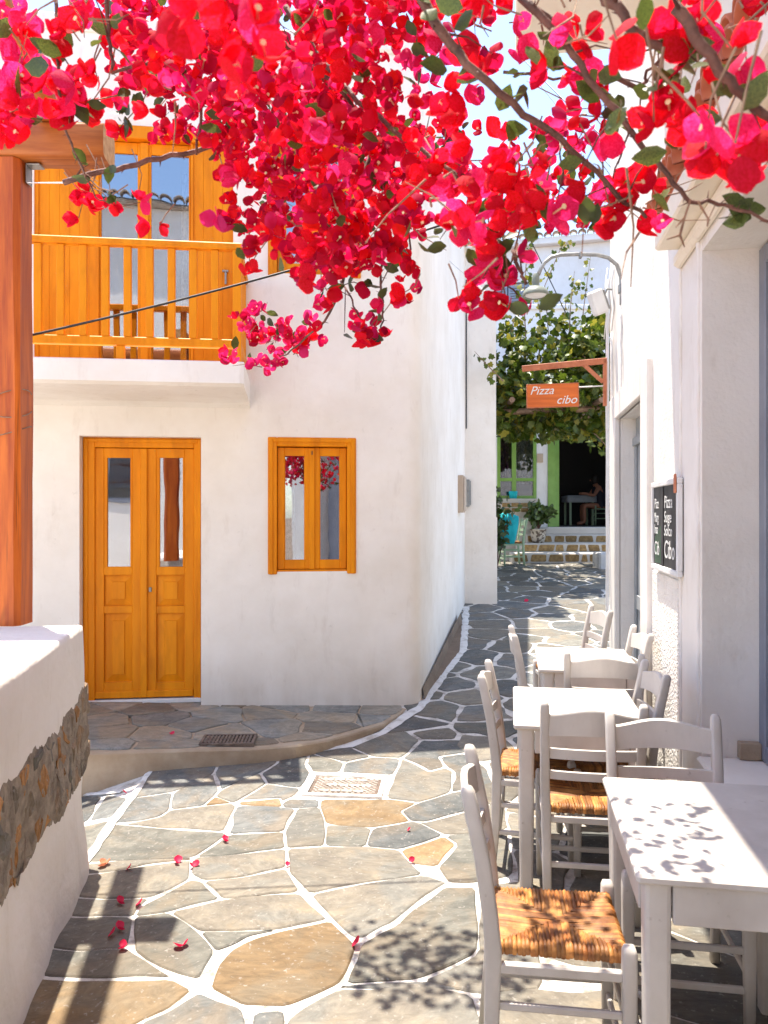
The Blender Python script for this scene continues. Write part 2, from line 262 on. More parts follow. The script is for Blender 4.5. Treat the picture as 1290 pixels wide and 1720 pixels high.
wear('wood', (.10, .022, .004), 5, .64, .74, .8, (1, 1, .3)); wear('wood', (.16, .035, .006), 60, .60, .70, .7, (1, 1, .03)); wear('woodx', (.14, .035, .008), 60, .60, .70, .7, (.03, 1, 1))
wear('house', (.55, .50, .43), 11, .66, .76, .35); wear('mortar', (.16, .14, .12), 30, .60, .72, .6)
wear('greypaint', (.42, .42, .42), 4, .5, .7, .5)

# ------------------------------------------------------------------ helpers: meshes and objects
class MB:
    def __init__(s): s.v = []; s.f = []; s.mi = []; s.cur = 0
    def add(s, vs, fs):
        o = len(s.v); s.v += [tuple(v) for v in vs]
        for f in fs: s.f.append(tuple(i + o for i in f)); s.mi.append(s.cur)
        return s
    def box(s, x0, x1, y0, y1, z0, z1, b=0.0, mtx=None):
        """box with chamfered edges"""
        if x1 < x0: x0, x1 = x1, x0
        if y1 < y0: y0, y1 = y1, y0
        if z1 < z0: z0, z1 = z1, z0
        b = min(b, (x1 - x0) * .45, (y1 - y0) * .45, (z1 - z0) * .45)
        if b <= 0:
            vs = [(x, y, z) for x in (x0, x1) for y in (y0, y1) for z in (z0, z1)]
            fs = [(0, 1, 3, 2), (4, 6, 7, 5), (0, 4, 5, 1), (2, 3, 7, 6), (0, 2, 6, 4), (1, 5, 7, 3)]
        else:
            vs = []; idx = {}
            lo = (x0, y0, z0); hi = (x1, y1, z1)
            for sx in (0, 1):
                for sy in (0, 1):
                    for sz in (0, 1):
                        for a in range(3):
                            p = []
                            for k, sg in enumerate((sx, sy, sz)):
                                base = hi[k] if sg else lo[k]
                                p.append(base if k == a else (base - b if sg else base + b))
                            idx[(sx, sy, sz, a)] = len(vs); vs.append(tuple(p))
            fs = []
            for a in range(3):
                o = [k for k in range(3) if k != a]
                for sg in (0, 1):
                    q = []
                    for u, w in ((0, 0), (1, 0), (1, 1), (0, 1)):
                        c = [0, 0, 0]; c[a] = sg; c[o[0]] = u; c[o[1]] = w; q.append(idx[(c[0], c[1], c[2], a)])
                    flip = (sg == 0) ^ (a == 1)
                    fs.append(tuple(reversed(q)) if flip else tuple(q))
            for a in range(3):          # edges run along axis a
                o = [k for k in range(3) if k != a]
                for u in (0, 1):
                    for w in (0, 1):
                        def key(sa, ax):
                            c = [0, 0, 0]; c[a] = sa; c[o[0]] = u; c[o[1]] = w; return idx[(c[0], c[1], c[2], ax)]
                        q = (key(0, o[0]), key(1, o[0]), key(1, o[1]), key(0, o[1]))
                        flip = (u ^ w) ^ (a == 1)
                        fs.append(q if flip else tuple(reversed(q)))
            for sx in (0, 1):
                for sy in (0, 1):
                    for sz in (0, 1):
                        q = tuple(idx[(sx, sy, sz, a)] for a in range(3))
                        fs.append(q if (sx + sy + sz) % 2 else tuple(reversed(q)))
        if mtx is not None: vs = [tuple(mtx @ Vector(v)) for v in vs]
        return s.add(vs, fs)
    def bar(s, a, b2, w, h, bev=0.004, up=(0, 0, 1)):
        """squared bar from a to b2, w wide and h high"""
        a = Vector(a); b2 = Vector(b2); d = b2 - a; L = d.length; y = d.normalized(); u = Vector(up)
        x = y.cross(u)
        if x.length < 1e-4: x = Vector((1, 0, 0))
        x.normalize(); z = x.cross(y)
        m = Matrix((x, y, z)).transposed().to_4x4(); m.translation = a
        return s.box(-w / 2, w / 2, 0, L, -h / 2, h / 2, bev, m)
    def tube(s, pts, rad, n=6, cap=True):
        pts = [Vector(p) for p in pts]; k = len(pts)
        if not hasattr(rad, '__len__'): rad = [rad] * k
        vs = []; fs = []
        ref = Vector((0.13, 0.31, 0.94))
        for i, p in enumerate(pts):
            t = (pts[min(i + 1, k - 1)] - pts[max(i - 1, 0)]).normalized()
            u = t.cross(ref)
            if u.length < 1e-3: u = t.cross(Vector((1, 0, 0)))
            u.normalize(); w = t.cross(u)
            for j in range(n):
                a = 2 * math.pi * j / n
                vs.append(p + (u * math.cos(a) + w * math.sin(a)) * rad[i])
        for i in range(k - 1):
            for j in range(n):
                fs.append((i * n + j, i * n + (j + 1) % n, (i + 1) * n + (j + 1) % n, (i + 1) * n + j))
        if cap: fs.append(tuple(reversed(range(n)))); fs.append(tuple(range((k - 1) * n, k * n)))
        return s.add(vs, fs)
    def lathe(s, prof, n=20, c=(0, 0, 0)):
        vs = []; fs = []
        for r, z in prof:
            for j in range(n):
                a = 2 * math.pi * j / n; vs.append((c[0] + r * math.cos(a), c[1] + r * math.sin(a), c[2] + z))
        for i in range(len(prof) - 1):
            for j in range(n): fs.append((i * n + j, i * n + (j + 1) % n, (i + 1) * n + (j + 1) % n, (i + 1) * n + j))
        return s.add(vs, fs)
    def prism(s, poly, z0, z1):
        n = len(poly); vs = [(x, y, z0) for x, y in poly] + [(x, y, z1) for x, y in poly]
        fs = [tuple(reversed(range(n))), tuple(range(n, 2 * n))] + [(i, (i + 1) % n, n + (i + 1) % n, n + i) for i in range(n)]
        return s.add(vs, fs)
    def mesh(s, name, mats, smooth=False):
        me = bpy.data.meshes.new(name); me.from_pydata(s.v, [], s.f)
        for m in (mats if isinstance(mats, (list, tuple)) else [mats]): me.materials.append(M[m] if isinstance(m, str) else m)
        if any(s.mi): me.polygons.foreach_set('material_index', s.mi)
        if smooth: me.polygons.foreach_set('use_smooth', [True] * len(me.polygons))
        me.update(); return me
    def build(s, name, mats, parent=None, smooth=False, loc=None):
        return mobj(name, s.mesh(name, mats, smooth), parent, loc)

def mobj(name, me, parent=None, loc=None, rot=None, scale=None):
    o = bpy.data.objects.new(name, me); C.objects.link(o)
    if parent is not None: o.parent = parent
    if loc is not None: o.location = loc
    if rot is not None: o.rotation_euler = rot
    if scale is not None: o.scale = scale
    return o
def tag(o, label=None, cat=None, group=None, kind=None):
    if label: o['label'] = label
    if cat: o['category'] = cat
    if group: o['group'] = group
    if kind: o['kind'] = kind
    return o
def thing(name, label, cat, loc=(0, 0, 0), rz=0.0, group=None):
    o = bpy.data.objects.new(name, None); C.objects.link(o); o.empty_display_size = 0.1
    o.location = loc; o.rotation_euler = (0, 0, rz); return tag(o, label, cat, group)
def dup(root, loc, rz, label, group=None):
    r = root.copy(); C.objects.link(r); r.location = loc; r.rotation_euler = (0, 0, rz); r['label'] = label
    if group: r['group'] = group
    for ch in list(root.children):
        c = ch.copy(); C.objects.link(c); c.parent = r
        for g2 in list(ch.children):
            d = g2.copy(); C.objects.link(d); d.parent = c
    return r
def boxpart(name, m, parent, x0, x1, y0, y1, z0, z1, b=0.003):
    return MB().box(x0, x1, y0, y1, z0, z1, b).build(name, m, parent)
def text_mesh(name, s, size, m, shear=0.0, extrude=0.0015, align='LEFT'):
    cu = bpy.data.curves.new('t', 'FONT'); cu.body = s; cu.size = size; cu.shear = shear; cu.extrude = extrude; cu.align_x = align; cu.resolution_u = 4
    o = bpy.data.objects.new('t', cu); C.objects.link(o)
    dg = bpy.context.evaluated_depsgraph_get(); me = bpy.data.meshes.new_from_object(o.evaluated_get(dg))
    bpy.data.objects.remove(o); me.name = name; me.materials.clear(); me.materials.append(M[m]); return me

# ------------------------------------------------------------------ where things stand
TH = math.atan2(213.0, F)                            # the alley runs 9.4 degrees right of the view
AX = Vector((math.sin(TH), math.cos(TH))); RX = Vector((math.cos(TH), -math.sin(TH)))
def al(x, y): return x * AX.x + y * AX.y             # distance along the alley
def a2w(xp, yp, z=0.0): return Vector((xp * RX.x + yp * AX.x, xp * RX.y + yp * AX.y, z))
def sp(t, k=0.5):
    t = t / k
    return k * (t if t > 30 else math.log1p(math.exp(t)))
def g(x, y):
    """height of the paved ground: level by the tables, climbing up the alley, falling away by the low wall"""
    a = al(x, y); h = 0.07 * (sp(a - 5.0) - sp(a - 15.6))
    if y > 3.3 and x < -1.5 and y < 7: h -= 0.29 * min(-1.5 - x, 1.2) * min(1, (y - 3.3) / 0.4)
    return h
def P(px, py, d): return Vector(((px - CX) / F * d, d, CH - (py - HY) / F * d))
def gpt(px, py):
    d = CH * F / (py - HY)
    for _ in range(12): d = (CH - g((px - CX) / F * d, d)) * F / (py - HY)
    return ((px - CX) / F * d, d)
HO = Vector((0.30, 6.46)); HA = R(7.0); hc, hs = math.cos(HA), math.sin(HA)
def fac(px, py, v=0.0):
    """photo point on the yellow house front (v = metres behind the wall face) -> house coordinates (u, z)"""
    k = (px - CX) / F; ox = HO.x - v * hs; oy = HO.y + v * hc
    u = (k * oy - ox) / (hc - k * hs); d = oy + u * hs
    return u, CH - (py - HY) / F * d

# ================================================================== ground and paving
xs = [-400, -120, -40, -15] + list(np.arange(-8, 10.01, 0.5)) + [15, 40, 120, 400]
ys = [-400, -120, -40, -12] + list(np.arange(-4, 20.01, 0.5)) + [30, 60, 150, 500]
mb = MB(); vs = [(x, y, g(x, y) - 0.05) for y in ys for x in xs]; nx = len(xs)
mb.add(vs, [(j * nx + i, j * nx + i + 1, (j + 1) * nx + i + 1, (j + 1) * nx + i) for j in range(len(ys) - 1) for i in range(nx - 1)])
tag(mb.build('ground', 'earth', smooth=True), kind='structure')
xs = np.arange(-9, 9.1, 0.15); ys = np.arange(-6.0, 17.6, 0.15); nx = len(xs)  # white sheet carried on behind the camera, unseen, to bounce light forward
mb = MB(); vs = [(x, y, g(x, y) + 0.004 * random.random()) for y in ys for x in xs]
mb.add(vs, [(j * nx + i, j * nx + i + 1, (j + 1) * nx + i + 1, (j + 1) * nx + i) for j in range(len(ys) - 1) for i in range(nx - 1)])
PAVE = tag(mb.build('pavement', 'mortar', smooth=True), kind='structure')

def area(p): return 0.5 * sum(p[i][0] * p[(i + 1) % len(p)][1] - p[(i + 1) % len(p)][0] * p[i][1] for i in range(len(p)))
def ccw(p): return p if area(p) > 0 else list(reversed(p))
def inset(p, d):
    p = ccw(p); n = len(p); o = []
    for i in range(n):
        a = Vector(p[i - 1]); b = Vector(p[i]); c = Vector(p[(i + 1) % n])
        e1 = (b - a); e2 = (c - b)
        if e1.length < 1e-5 or e2.length < 1e-5: o.append(tuple(b)); continue
        e1.normalize(); e2.normalize(); n1 = Vector((-e1.y, e1.x)); n2 = Vector((-e2.y, e2.x))
        m = n1 + n2; k = max(0.5, (1 + n1.dot(n2)))
        o.append(tuple(b + m * (d / k)))
    return o
def wobble(p, amp):
    o = []
    for i in range(len(p)):
        a = Vector(p[i]); b = Vector(p[(i + 1) % len(p)]); o.append(tuple(a)); L = (b - a).length
        if L > 0.12:
            k = 2 if L > 0.3 else 1
            nrm = Vector((-(b - a).y, (b - a).x)) / L
            for q in range(k):
                t = (q + 1) / (k + 1); o.append(tuple(a.lerp(b, t) + nrm * random.uniform(-amp, amp) * min(1, L * 3)))
    return o
def chaikin(p):
    o = []
    for i in range(len(p)):
        a = p[i]; b = p[(i + 1) % len(p)]
        o.append((a[0] * .84 + b[0] * .16, a[1] * .84 + b[1] * .16)); o.append((a[0] * .16 + b[0] * .84, a[1] * .16 + b[1] * .84))
    return o
def clip(poly, px, py, nx_, ny_):
    o = []
    for i in range(len(poly)):
        a = poly[i]; b = poly[(i + 1) % len(poly)]
        da = (a[0] - px) * nx_ + (a[1] - py) * ny_; db = (b[0] - px) * nx_ + (b[1] - py) * ny_
        if da <= 0: o.append(a)
        if (da < 0 < db) or (db < 0 < da):
            t = da / (da - db); o.append((a[0] + (b[0] - a[0]) * t, a[1] + (b[1] - a[1]) * t))
    return o
def flag(poly, m, parent, gap=0.017, hf=g, top=0.006, amp=0.014, name='paving_stone'):
    p = inset(ccw(poly), gap)
    if area(p) < 0.004: return None
    p = chaikin(wobble(p, amp)); n = len(p)
    q = inset(p, 0.006)
    cx = sum(x for x, y in p) / n; cy = sum(y for x, y in p) / n; cz = hf(cx, cy)
    tz = top + random.uniform(0, 0.004)
    mb = MB()
    vs = [(x - cx, y - cy, hf(x, y) - cz - 0.03) for x, y in p] + [(x - cx, y - cy, hf(x, y) - cz + tz - 0.005) for x, y in p] + [(x - cx, y - cy, hf(x, y) - cz + tz) for x, y in q]
    fs = [(i, (i + 1) % n, n + (i + 1) % n, n + i) for i in range(n)] + [(n + i, n + (i + 1) % n, 2 * n + (i + 1) % n, 2 * n + i) for i in range(n)] + [tuple(range(2 * n, 3 * n))]
    mb.add(vs, fs)
    return mb.build(name, m, parent, loc=(cx, cy, cz))
def voronoi(seeds, bound, blocked=()):
    cells = []
    arr = np.array(seeds)
    for i, s0 in enumerate(seeds):
        d = np.hypot(arr[:, 0] - s0[0], arr[:, 1] - s0[1]); order = np.argsort(d)[1:26]
        p = list(bound(s0))
        for j in order:
            t = seeds[j]; p = clip(p, (s0[0] + t[0]) / 2, (s0[1] + t[1]) / 2, t[0] - s0[0], t[1] - s0[1])
            if len(p) < 3: break
        for T in blocked:
            if len(p) < 3: break
            c = T['c']
            if math.hypot(c[0] - s0[0], c[1] - s0[1]) > 2.2: continue
            best = None
            tp = T['p']
            for k in range(len(tp)):
                a = tp[k]; b = tp[(k + 1) % len(tp)]; L = math.hypot(b[0] - a[0], b[1] - a[1])
                if L < 1e-4: continue
                nn = ((b[1] - a[1]) / L, -(b[0] - a[0]) / L); sd = (s0[0] - a[0]) * nn[0] + (s0[1] - a[1]) * nn[1]
                if best is None or sd > best[0]: best = (sd, a, nn)
            if best[0] <= 0: p = []; break
            p = clip(p, best[1][0], best[1][1], -best[2][0], -best[2][1])
        cells.append(p)
    return cells

FLAGS = [  # joints traced on the photograph's ground, stone kind first
 ('s', [(252,1297),(367,1282),(359,1300),(322,1320),(289,1332),(222,1342)]),
 ('s', [(367,1282),(470,1269),(466,1282),(437,1300),(400,1316),(370,1329),(359,1300)]),
 ('s', [(359,1300),(370,1329),(361,1339),(342,1355),(285,1362),(290,1332)]),
 ('s', [(222,1342),(290,1332),(285,1362),(269,1373),(236,1380),(190,1384)]),
 ('t', [(285,1362),(342,1355),(390,1350),(398,1355),(376,1398),(300,1393),(208,1386),(236,1380),(269,1373)]),
 ('o', [(342,1355),(361,1339),(390,1350)]),
 ('t', [(361,1339),(370,1329),(437,1300),(448,1317),(401,1346),(390,1350)]),
 ('s', [(470,1269),(519,1265),(514,1283),(523,1298),(506,1325),(478,1322),(448,1317),(437,1300),(466,1282)]),
 ('s', [(448,1317),(478,1322),(506,1325),(495,1338),(473,1347),(470,1341),(401,1346)]),
 ('o', [(401,1348),(470,1342),(473,1348),(475,1357),(402,1354)]),
 ('s', [(398,1355),(475,1357),(498,1360),(478,1398),(383,1403)]),
 ('g', [(190,1385),(270,1392),(376,1399),(383,1403),(326,1442),(250,1447),(146,1451),(158,1431)]),
 ('g', [(383,1403),(478,1398),(481,1426),(400,1437),(326,1442)]),
 ('t', [(326,1442),(400,1437),(481,1427),(481,1459),(410,1475),(340,1481),(320,1470)]),
 ('s', [(473,1350),(487,1343),(536,1344),(537,1357),(498,1360),(475,1357)]),
 ('t', [(498,1360),(537,1357),(547,1386),(545,1423),(481,1426),(478,1398)]),
 ('o', [(538,1344),(649,1343),(702,1350),(674,1364),(690,1381),(626,1392),(547,1386),(537,1357)]),
 ('g', [(547,1386),(626,1392),(615,1423),(545,1423)]),
 ('s', [(626,1392),(690,1381),(702,1382),(746,1404),(671,1429),(615,1423)]),
 ('s', [(519,1265),(587,1255),(626,1272),(579,1282)]),
 ('g', [(519,1265),(579,1282),(572,1299),(523,1298),(514,1283)]),
 ('s', [(579,1282),(626,1272),(674,1275),(661,1304),(572,1299)]),
 ('g', [(587,1255),(643,1234),(683,1229),(707,1244),(674,1275),(626,1272)]),
 ('s', [(674,1275),(707,1244),(780,1244),(805,1258),(780,1266),(738,1272),(749,1290),(721,1297),(696,1283)]),
 ('t', [(674,1275),(696,1283),(721,1297),(749,1290),(762,1297),(757,1333),(702,1350),(649,1343),(661,1304)]),
 ('s', [(738,1272),(780,1266),(820,1292),(832,1320),(791,1326),(757,1333),(762,1297),(749,1290)]),
 ('s', [(702,1350),(757,1333),(791,1326),(805,1347),(819,1353),(716,1382),(690,1381),(674,1364)]),
 ('t', [(716,1382),(819,1353),(852,1347),(855,1394),(749,1404),(702,1382)]),
 ('o', [(671,1429),(746,1405),(768,1420),(735,1458),(693,1453)]),
 ('g', [(746,1405),(855,1394),(862,1472),(788,1486),(752,1484),(735,1458),(768,1420)]),
 ('t', [(481,1427),(545,1423),(615,1423),(671,1429),(693,1453),(713,1471),(620,1484),(520,1504),(484,1468)]),
 ('t', [(520,1504),(620,1484),(713,1471),(752,1484),(742,1490),(660,1552),(612,1578),(592,1577),(556,1544)]),
 ('t', [(340,1482),(410,1475),(481,1460),(505,1500),(400,1511),(372,1512)]),
 ('g', [(319,1479),(340,1482),(372,1512),(283,1534),(225,1541),(234,1525)]),
 ('t', [(130,1474),(228,1458),(320,1446),(319,1479),(254,1510),(180,1512),(112,1508)]),
 ('t', [(112,1508),(180,1512),(254,1510),(234,1525),(225,1541),(130,1542),(90,1538)]),
 ('t', [(90,1538),(130,1542),(225,1541),(222,1567),(215,1595),(137,1600),(68,1592)]),
 ('g', [(225,1541),(283,1534),(335,1568),(362,1600),(335,1648),(270,1629),(225,1600),(222,1567)]),
 ('t', [(283,1534),(372,1513),(505,1502),(540,1535),(552,1546),(465,1564),(400,1566),(335,1566)]),
 ('g', [(335,1567),(400,1566),(465,1564),(420,1574),(395,1588),(362,1600)]),
 ('o', [(430,1577),(470,1566),(556,1548),(590,1580),(600,1592),(592,1615),(570,1655),(530,1674),(481,1693),(407,1692),(352,1662),(366,1622),(387,1598)]),
 ('g', [(68,1592),(137,1600),(215,1595),(225,1602),(272,1632),(290,1644),(179,1646),(75,1644),(50,1630)]),
 ('o', [(40,1640),(75,1645),(179,1647),(290,1645),(325,1664),(283,1698),(234,1720),(190,1750),(-20,1750)]),
 ('s', [(335,1668),(407,1694),(416,1722),(410,1790),(190,1790),(234,1720),(283,1700)]),
 ('s', [(425,1702),(478,1698),(482,1720),(470,1760),(416,1760)]),
 ('t', [(481,1716),(530,1682),(569,1663),(615,1664),(700,1652),(795,1674),(850,1790),(470,1790)]),
 ('g', [(605,1588),(665,1556),(745,1492),(800,1492),(803,1602),(700,1648),(580,1655),(598,1615)]),
 ('t', [(803,1492),(888,1480),(915,1665),(800,1673),(705,1651),(803,1603)]),
 ('s', [(178,1337),(216,1341),(188,1374),(150,1381)]),
 ('s', [(128,1340),(173,1338),(146,1382),(100,1388)]),
 ('g', [(185,1380),(186,1390),(158,1430),(140,1446),(95,1440),(90,1402)]),
]
BLOCK = []
for m, p in FLAGS:
    w = ccw([gpt(*q) for q in p])
    flag(w, m, PAVE, gap=0.0058 if w[0][1] < 4.6 else .010)
    BLOCK.append({'p': w, 'c': (sum(x for x, y in w) / len(w), sum(y for x, y in w) / len(w))})
mh = ccw([gpt(*q) for q in ((500, 1340), (526, 1301), (656, 1304), (640, 1344))])
BLOCK.append({'p': mh, 'c': (sum(x for x, y in mh) / 4, sum(y for x, y in mh) / 4)})
# everywhere else: crazy paving grown from scattered centres
seeds = []
def try_seed(x, y, md):
    if all(math.hypot(x - a, y - b) > md for a, b in seeds): seeds.append((x, y))
for _ in range(9000):
    yp = random.uniform(0.5, 15.9); xp = random.uniform(-1.6, 3.6) if yp > 7.4 else random.uniform(-1.7, 1.0)
    w = a2w(xp, yp); x, y = w.x, w.y
    if y < 2.1 or y > 15.7: continue
    if yp > 6.6 and xp < -0.85: continue
    if y > 5.1 and x < -0.9: continue
    inside = False
    for T in BLOCK:
        tp = T['p']; cn = True; cnt = 0
        for k in range(len(tp)):
            a = tp[k]; b = tp[(k + 1) % len(tp)]
            if (a[1] > y) != (b[1] > y) and x < (b[0] - a[0]) * (y - a[1]) / (b[1] - a[1]) + a[0]: cnt += 1
        if cnt % 2: inside = True; break
    if inside: continue
    try_seed(x, y, 0.36 if yp < 9 else 0.42)
bd = lambda s0: [(s0[0] - .6, s0[1] - .6), (s0[0] + .6, s0[1] - .6), (s0[0] + .6, s0[1] + .6), (s0[0] - .6, s0[1] + .6)]
for s0, p in zip(seeds, voronoi(seeds, bd, BLOCK)):
    if len(p) >= 3 and abs(area(p)) > 0.015:
        flag(p, random.choice('sssgggtt' if s0[1] > 5 else 'sggttt'), PAVE, gap=0.021 if s0[1] > 5 else .009, amp=0.03)

# ------------------------------------------------------------------ raised platform before the house
def hp(x, y): return 0.17 - 0.034 * (max(-2.4, min(x, 0.25)) + 2.0)
edge = [(-6.0, 4.75), (-2.6, 4.9), (-1.95, 4.94), (-1.54, 5.03), (-1.206, 5.10), (-0.857, 5.17), (-0.60, 5.27), (-0.40, 5.41), (-0.18, 5.64), (0.0, 5.88), (0.13, 6.18), (0.21, 6.42)]
back = [(0.21, 6.9), (-6.0, 6.3)]
mb = MB(); poly = edge + back; n = len(poly)
mb.add([(x, y, -0.9) for x, y in poly] + [(x, y, hp(x, y) - 0.012) for x, y in poly] + [(x * 1 + (0), y + 0.012, hp(x, y)) for x, y in poly],
       [(i, (i + 1) % n, n + (i + 1) % n, n + i) for i in range(n)] + [(n + i, n + (i + 1) % n, 2 * n + (i + 1) % n, 2 * n + i) for i in range(n)] + [tuple(range(2 * n, 3 * n))])
PLAT = tag(mb.build('platform', 'cement'), kind='structure')
bnd = [(-3.6, 4.92), (-1.95, 4.99), (-1.2, 5.15), (-0.857, 5.22), (-0.42, 5.45), (0.0, 5.95), (0.16, 6.35), (0.16, 6.9), (-3.6, 6.4)]
ps = []
for _ in range(3000):
    x = random.uniform(-3.5, 0.2); y = random.uniform(4.9, 6.5)
    if all(math.hypot((x - a) * 0.8, y - b) > 0.27 for a, b in ps): ps.append((x, y))
for s0, p in zip(ps, voronoi(ps, bd)):
    for i in range(len(bnd) - 1):
        if len(p) < 3: break
        a = bnd[i]; b = bnd[i + 1]; L = math.hypot(b[0] - a[0], b[1] - a[1])
        p = clip(p, a[0], a[1], (b[1] - a[1]) / L, -(b[0] - a[0]) / L)
    if len(p) >= 3 and abs(area(p)) > 0.012: flag(p, random.choice('pppqq'), PLAT, gap=0.008, hf=hp, top=0.005, amp=0.02)
# white painted edge along the platform and up the alley
def strip(pts, w, m, parent, name, lift=0.011):
    mb = MB(); L = []; pts = [Vector(p) for p in pts]
    fine = []
    for i in range(len(pts) - 1):
        k = max(1, int((pts[i + 1] - pts[i]).length / 0.08))
        for q in range(k): fine.append(pts[i].lerp(pts[i + 1], q / k))
    fine.append(pts[-1])
    for i, p in enumerate(fine):
        t = (fine[min(i + 1, len(fine) - 1)] - fine[max(i - 1, 0)]).normalized(); nn = Vector((-t.y, t.x))
        ww = w * random.uniform(0.75, 1.2) / 2
        a = p + nn * ww; b = p - nn * ww; L += [(a.x, a.y, g(a.x, a.y) + lift), (p.x, p.y, g(p.x, p.y) + lift + 0.006), (b.x, b.y, g(b.x, b.y) + lift)]
    mb.add(L, [f for i in range(len(fine) - 1) for f in ((3 * i, 3 * i + 1, 3 * i + 4, 3 * i + 3), (3 * i + 1, 3 * i + 2, 3 * i + 5, 3 * i + 4))])
    return mb.build(name, m, parent, smooth=True)
strip([gpt(*q) for q in ((252, 1297), (367, 1281), (470, 1270), (519, 1264), (587, 1254), (643, 1233), (680, 1206), (706, 1190), (722, 1166), (750, 1128), (778, 1092), (781, 1060), (783, 1020))], 0.085, 'line', PAVE, 'painted_edge')
strip([gpt(*q) for q in ((252, 1297), (222, 1342), (188, 1384), (158, 1431), (140, 1453))], 0.05, 'line', PAVE, 'painted_edge', 0.012)
strip([gpt(*q) for q in ((135, 1337), (172, 1336), (206, 1332))], 0.04, 'line', PAVE, 'painted_edge', 0.012)

# iron drain grate on the platform, patterned cover plate in the paving
gc = ((337 + 428) / 2, 1246); gx = (gc[0] - CX) / F * 5.27; 
t = thing('drain_grate', 'rusty iron drain grate set in the raised stone platform under the window', 'grate', (gx, 5.30, hp(gx, 5.3)), R(3))
mb = MB(); w, h = 0.185, 0.115
for a in ((-w, w, -h, -h + .02), (-w, w, h - .02, h), (-w, -w + .02, -h + .02, h - .02), (w - .02, w, -h + .02, h - .02)): mb.box(a[0], a[1], a[2], a[3], -0.01, 0.022, 0.003)
mb.build('frame', 'iron', t)
boxpart('dark_shaft_fill', 'dark', t, -w + .02, w - .02, -h + .02, h - .02, -0.03, 0.006, 0)  # solid black slab, painted darkness of the opening beneath the bars
bm_ = MB().box(-0.007, 0.007, -h + .021, h - .021, 0.007, 0.019, 0.002).mesh('bar', 'iron')
for i in range(13): mobj('bar', bm_, t, (-w + .04 + i * (2 * w - .08) / 12, 0, 0))
bm_ = MB().box(-w + .021, w - .021, -0.005, 0.005, 0.007, 0.017, 0.002).mesh('cross_bar', 'iron')
for i in range(3): mobj('cross_bar', bm_, t, (0, (i - 1) * 0.05, 0))
c4 = [gpt(*q) for q in ((503, 1339), (528, 1302), (654, 1304), (637, 1343))]
cxm = sum(p[0] for p in c4) / 4; cym = sum(p[1] for p in c4) / 4
wl = (math.hypot(c4[3][0] - c4[0][0], c4[3][1] - c4[0][1]) + math.hypot(c4[2][0] - c4[1][0], c4[2][1] - c4[1][1])) / 4; hl = (c4[1][1] + c4[2][1] - c4[0][1] - c4[3][1]) / 4
t = thing('manhole_cover', 'rectangular chequered manhole cover with white painted rim in the paving', 'manhole cover', (cxm, cym, g(cxm, cym)), R(-1))
shear = ((c4[1][0] + c4[2][0]) - (c4[0][0] + c4[3][0])) / 2 / (2 * hl)
t.rotation_euler = (0, 0, -math.atan(shear) * 0.6)
mb = MB()
for a in ((-wl, wl, -hl, -hl + .028), (-wl, wl, hl - .028, hl), (-wl, -wl + .028, -hl + .028, hl - .028), (wl - .028, wl, -hl + .028, hl - .028)): mb.box(a[0], a[1], a[2], a[3], -0.02, 0.016, 0.004)
mb.build('rim', 'line', t)
boxpart('plate', 'iron', t, -wl + .03, wl - .03, -hl + .03, hl - .03, -0.02, 0.006, 0.002)
mb = MB(); nxr = 22; nyr = 13
for i in range(nxr):
    for j in range(nyr):
        if (i + j) % 2: continue
        x = -wl + .05 + (i + .5) * (2 * wl - .1) / nxr; y = -hl + .05 + (j + .5) * (2 * hl - .1) / nyr
        d = 0.0105; s2 = 1 if (i % 4 < 2) else 1.0
        mb.add([(x - d, y - d * .7, .0065), (x + d, y - d * .7, .0065), (x + d, y + d * .7, .0065), (x - d, y + d * .7, .0065), (x - d * .6, y - d * .4, .012), (x + d * .6, y - d * .4, .012), (x + d * .6, y + d * .4, .012), (x - d * .6, y + d * .4, .012)],
               [(0, 1, 5, 4), (1, 2, 6, 5), (2, 3, 7, 6), (3, 0, 4, 7), (4, 5, 6, 7)])
o = mb.build('tread_studs', 'plate', t); o['kind'] = 'stuff'
pm = MB().box(-0.034, 0.034, -0.014, 0.014, 0.0066, 0.0145, 0.003).mesh('raised_pad', 'plate')
for i in range(4):
    for j in range(3): mobj('raised_pad', pm, t, (-wl + .12 + (i + .5 * (j % 2)) * (2 * wl - .2) / 4, (j - 1) * hl * .52, 0))

# ================================================================== the yellow-and-white house
HOUSE = thing('white_house', 'two-storey white house with yellow door, windows and balcony', 'house', (HO.x, HO.y, 0), HA)
HT = 5.55
def h2l(x, y):
    dx, dy = x - HO.x, y - HO.y; return (dx * hc + dy * hs, -dx * hs + dy * hc)
dL, _ = fac(139, 731, 0.1); dR, _ = fac(340, 735, 0.1); dT = fac(240, 733, 0.0)[1]; dB = fac(240, 1177, 0.1)[1]
wL, _ = fac(450, 735); wR, _ = fac(598, 737); wT = fac(524, 735)[1]; wB = fac(524, 964)[1]
uL, _ = fac(450, 464); uR, _ = fac(606, 464); uB = fac(528, 465)[1]; uT = uB + (wT - wB) * 1.02
bL, _ = fac(52, 400); bR, _ = fac(396, 400); bT = fac(255, 213)[1]
_, SLB = fac(240, 677)
SLT = SLB + 0.185; BPROJ = 0.86
holes = [(dL, dR, -1, dT), (wL + .02, wR - .02, wB + .02, wT - .02), (uL + .02, uR - .02, uB + .02, uT - .02), (bL + .02, bR - .02, SLT + .0, bT - .02)]
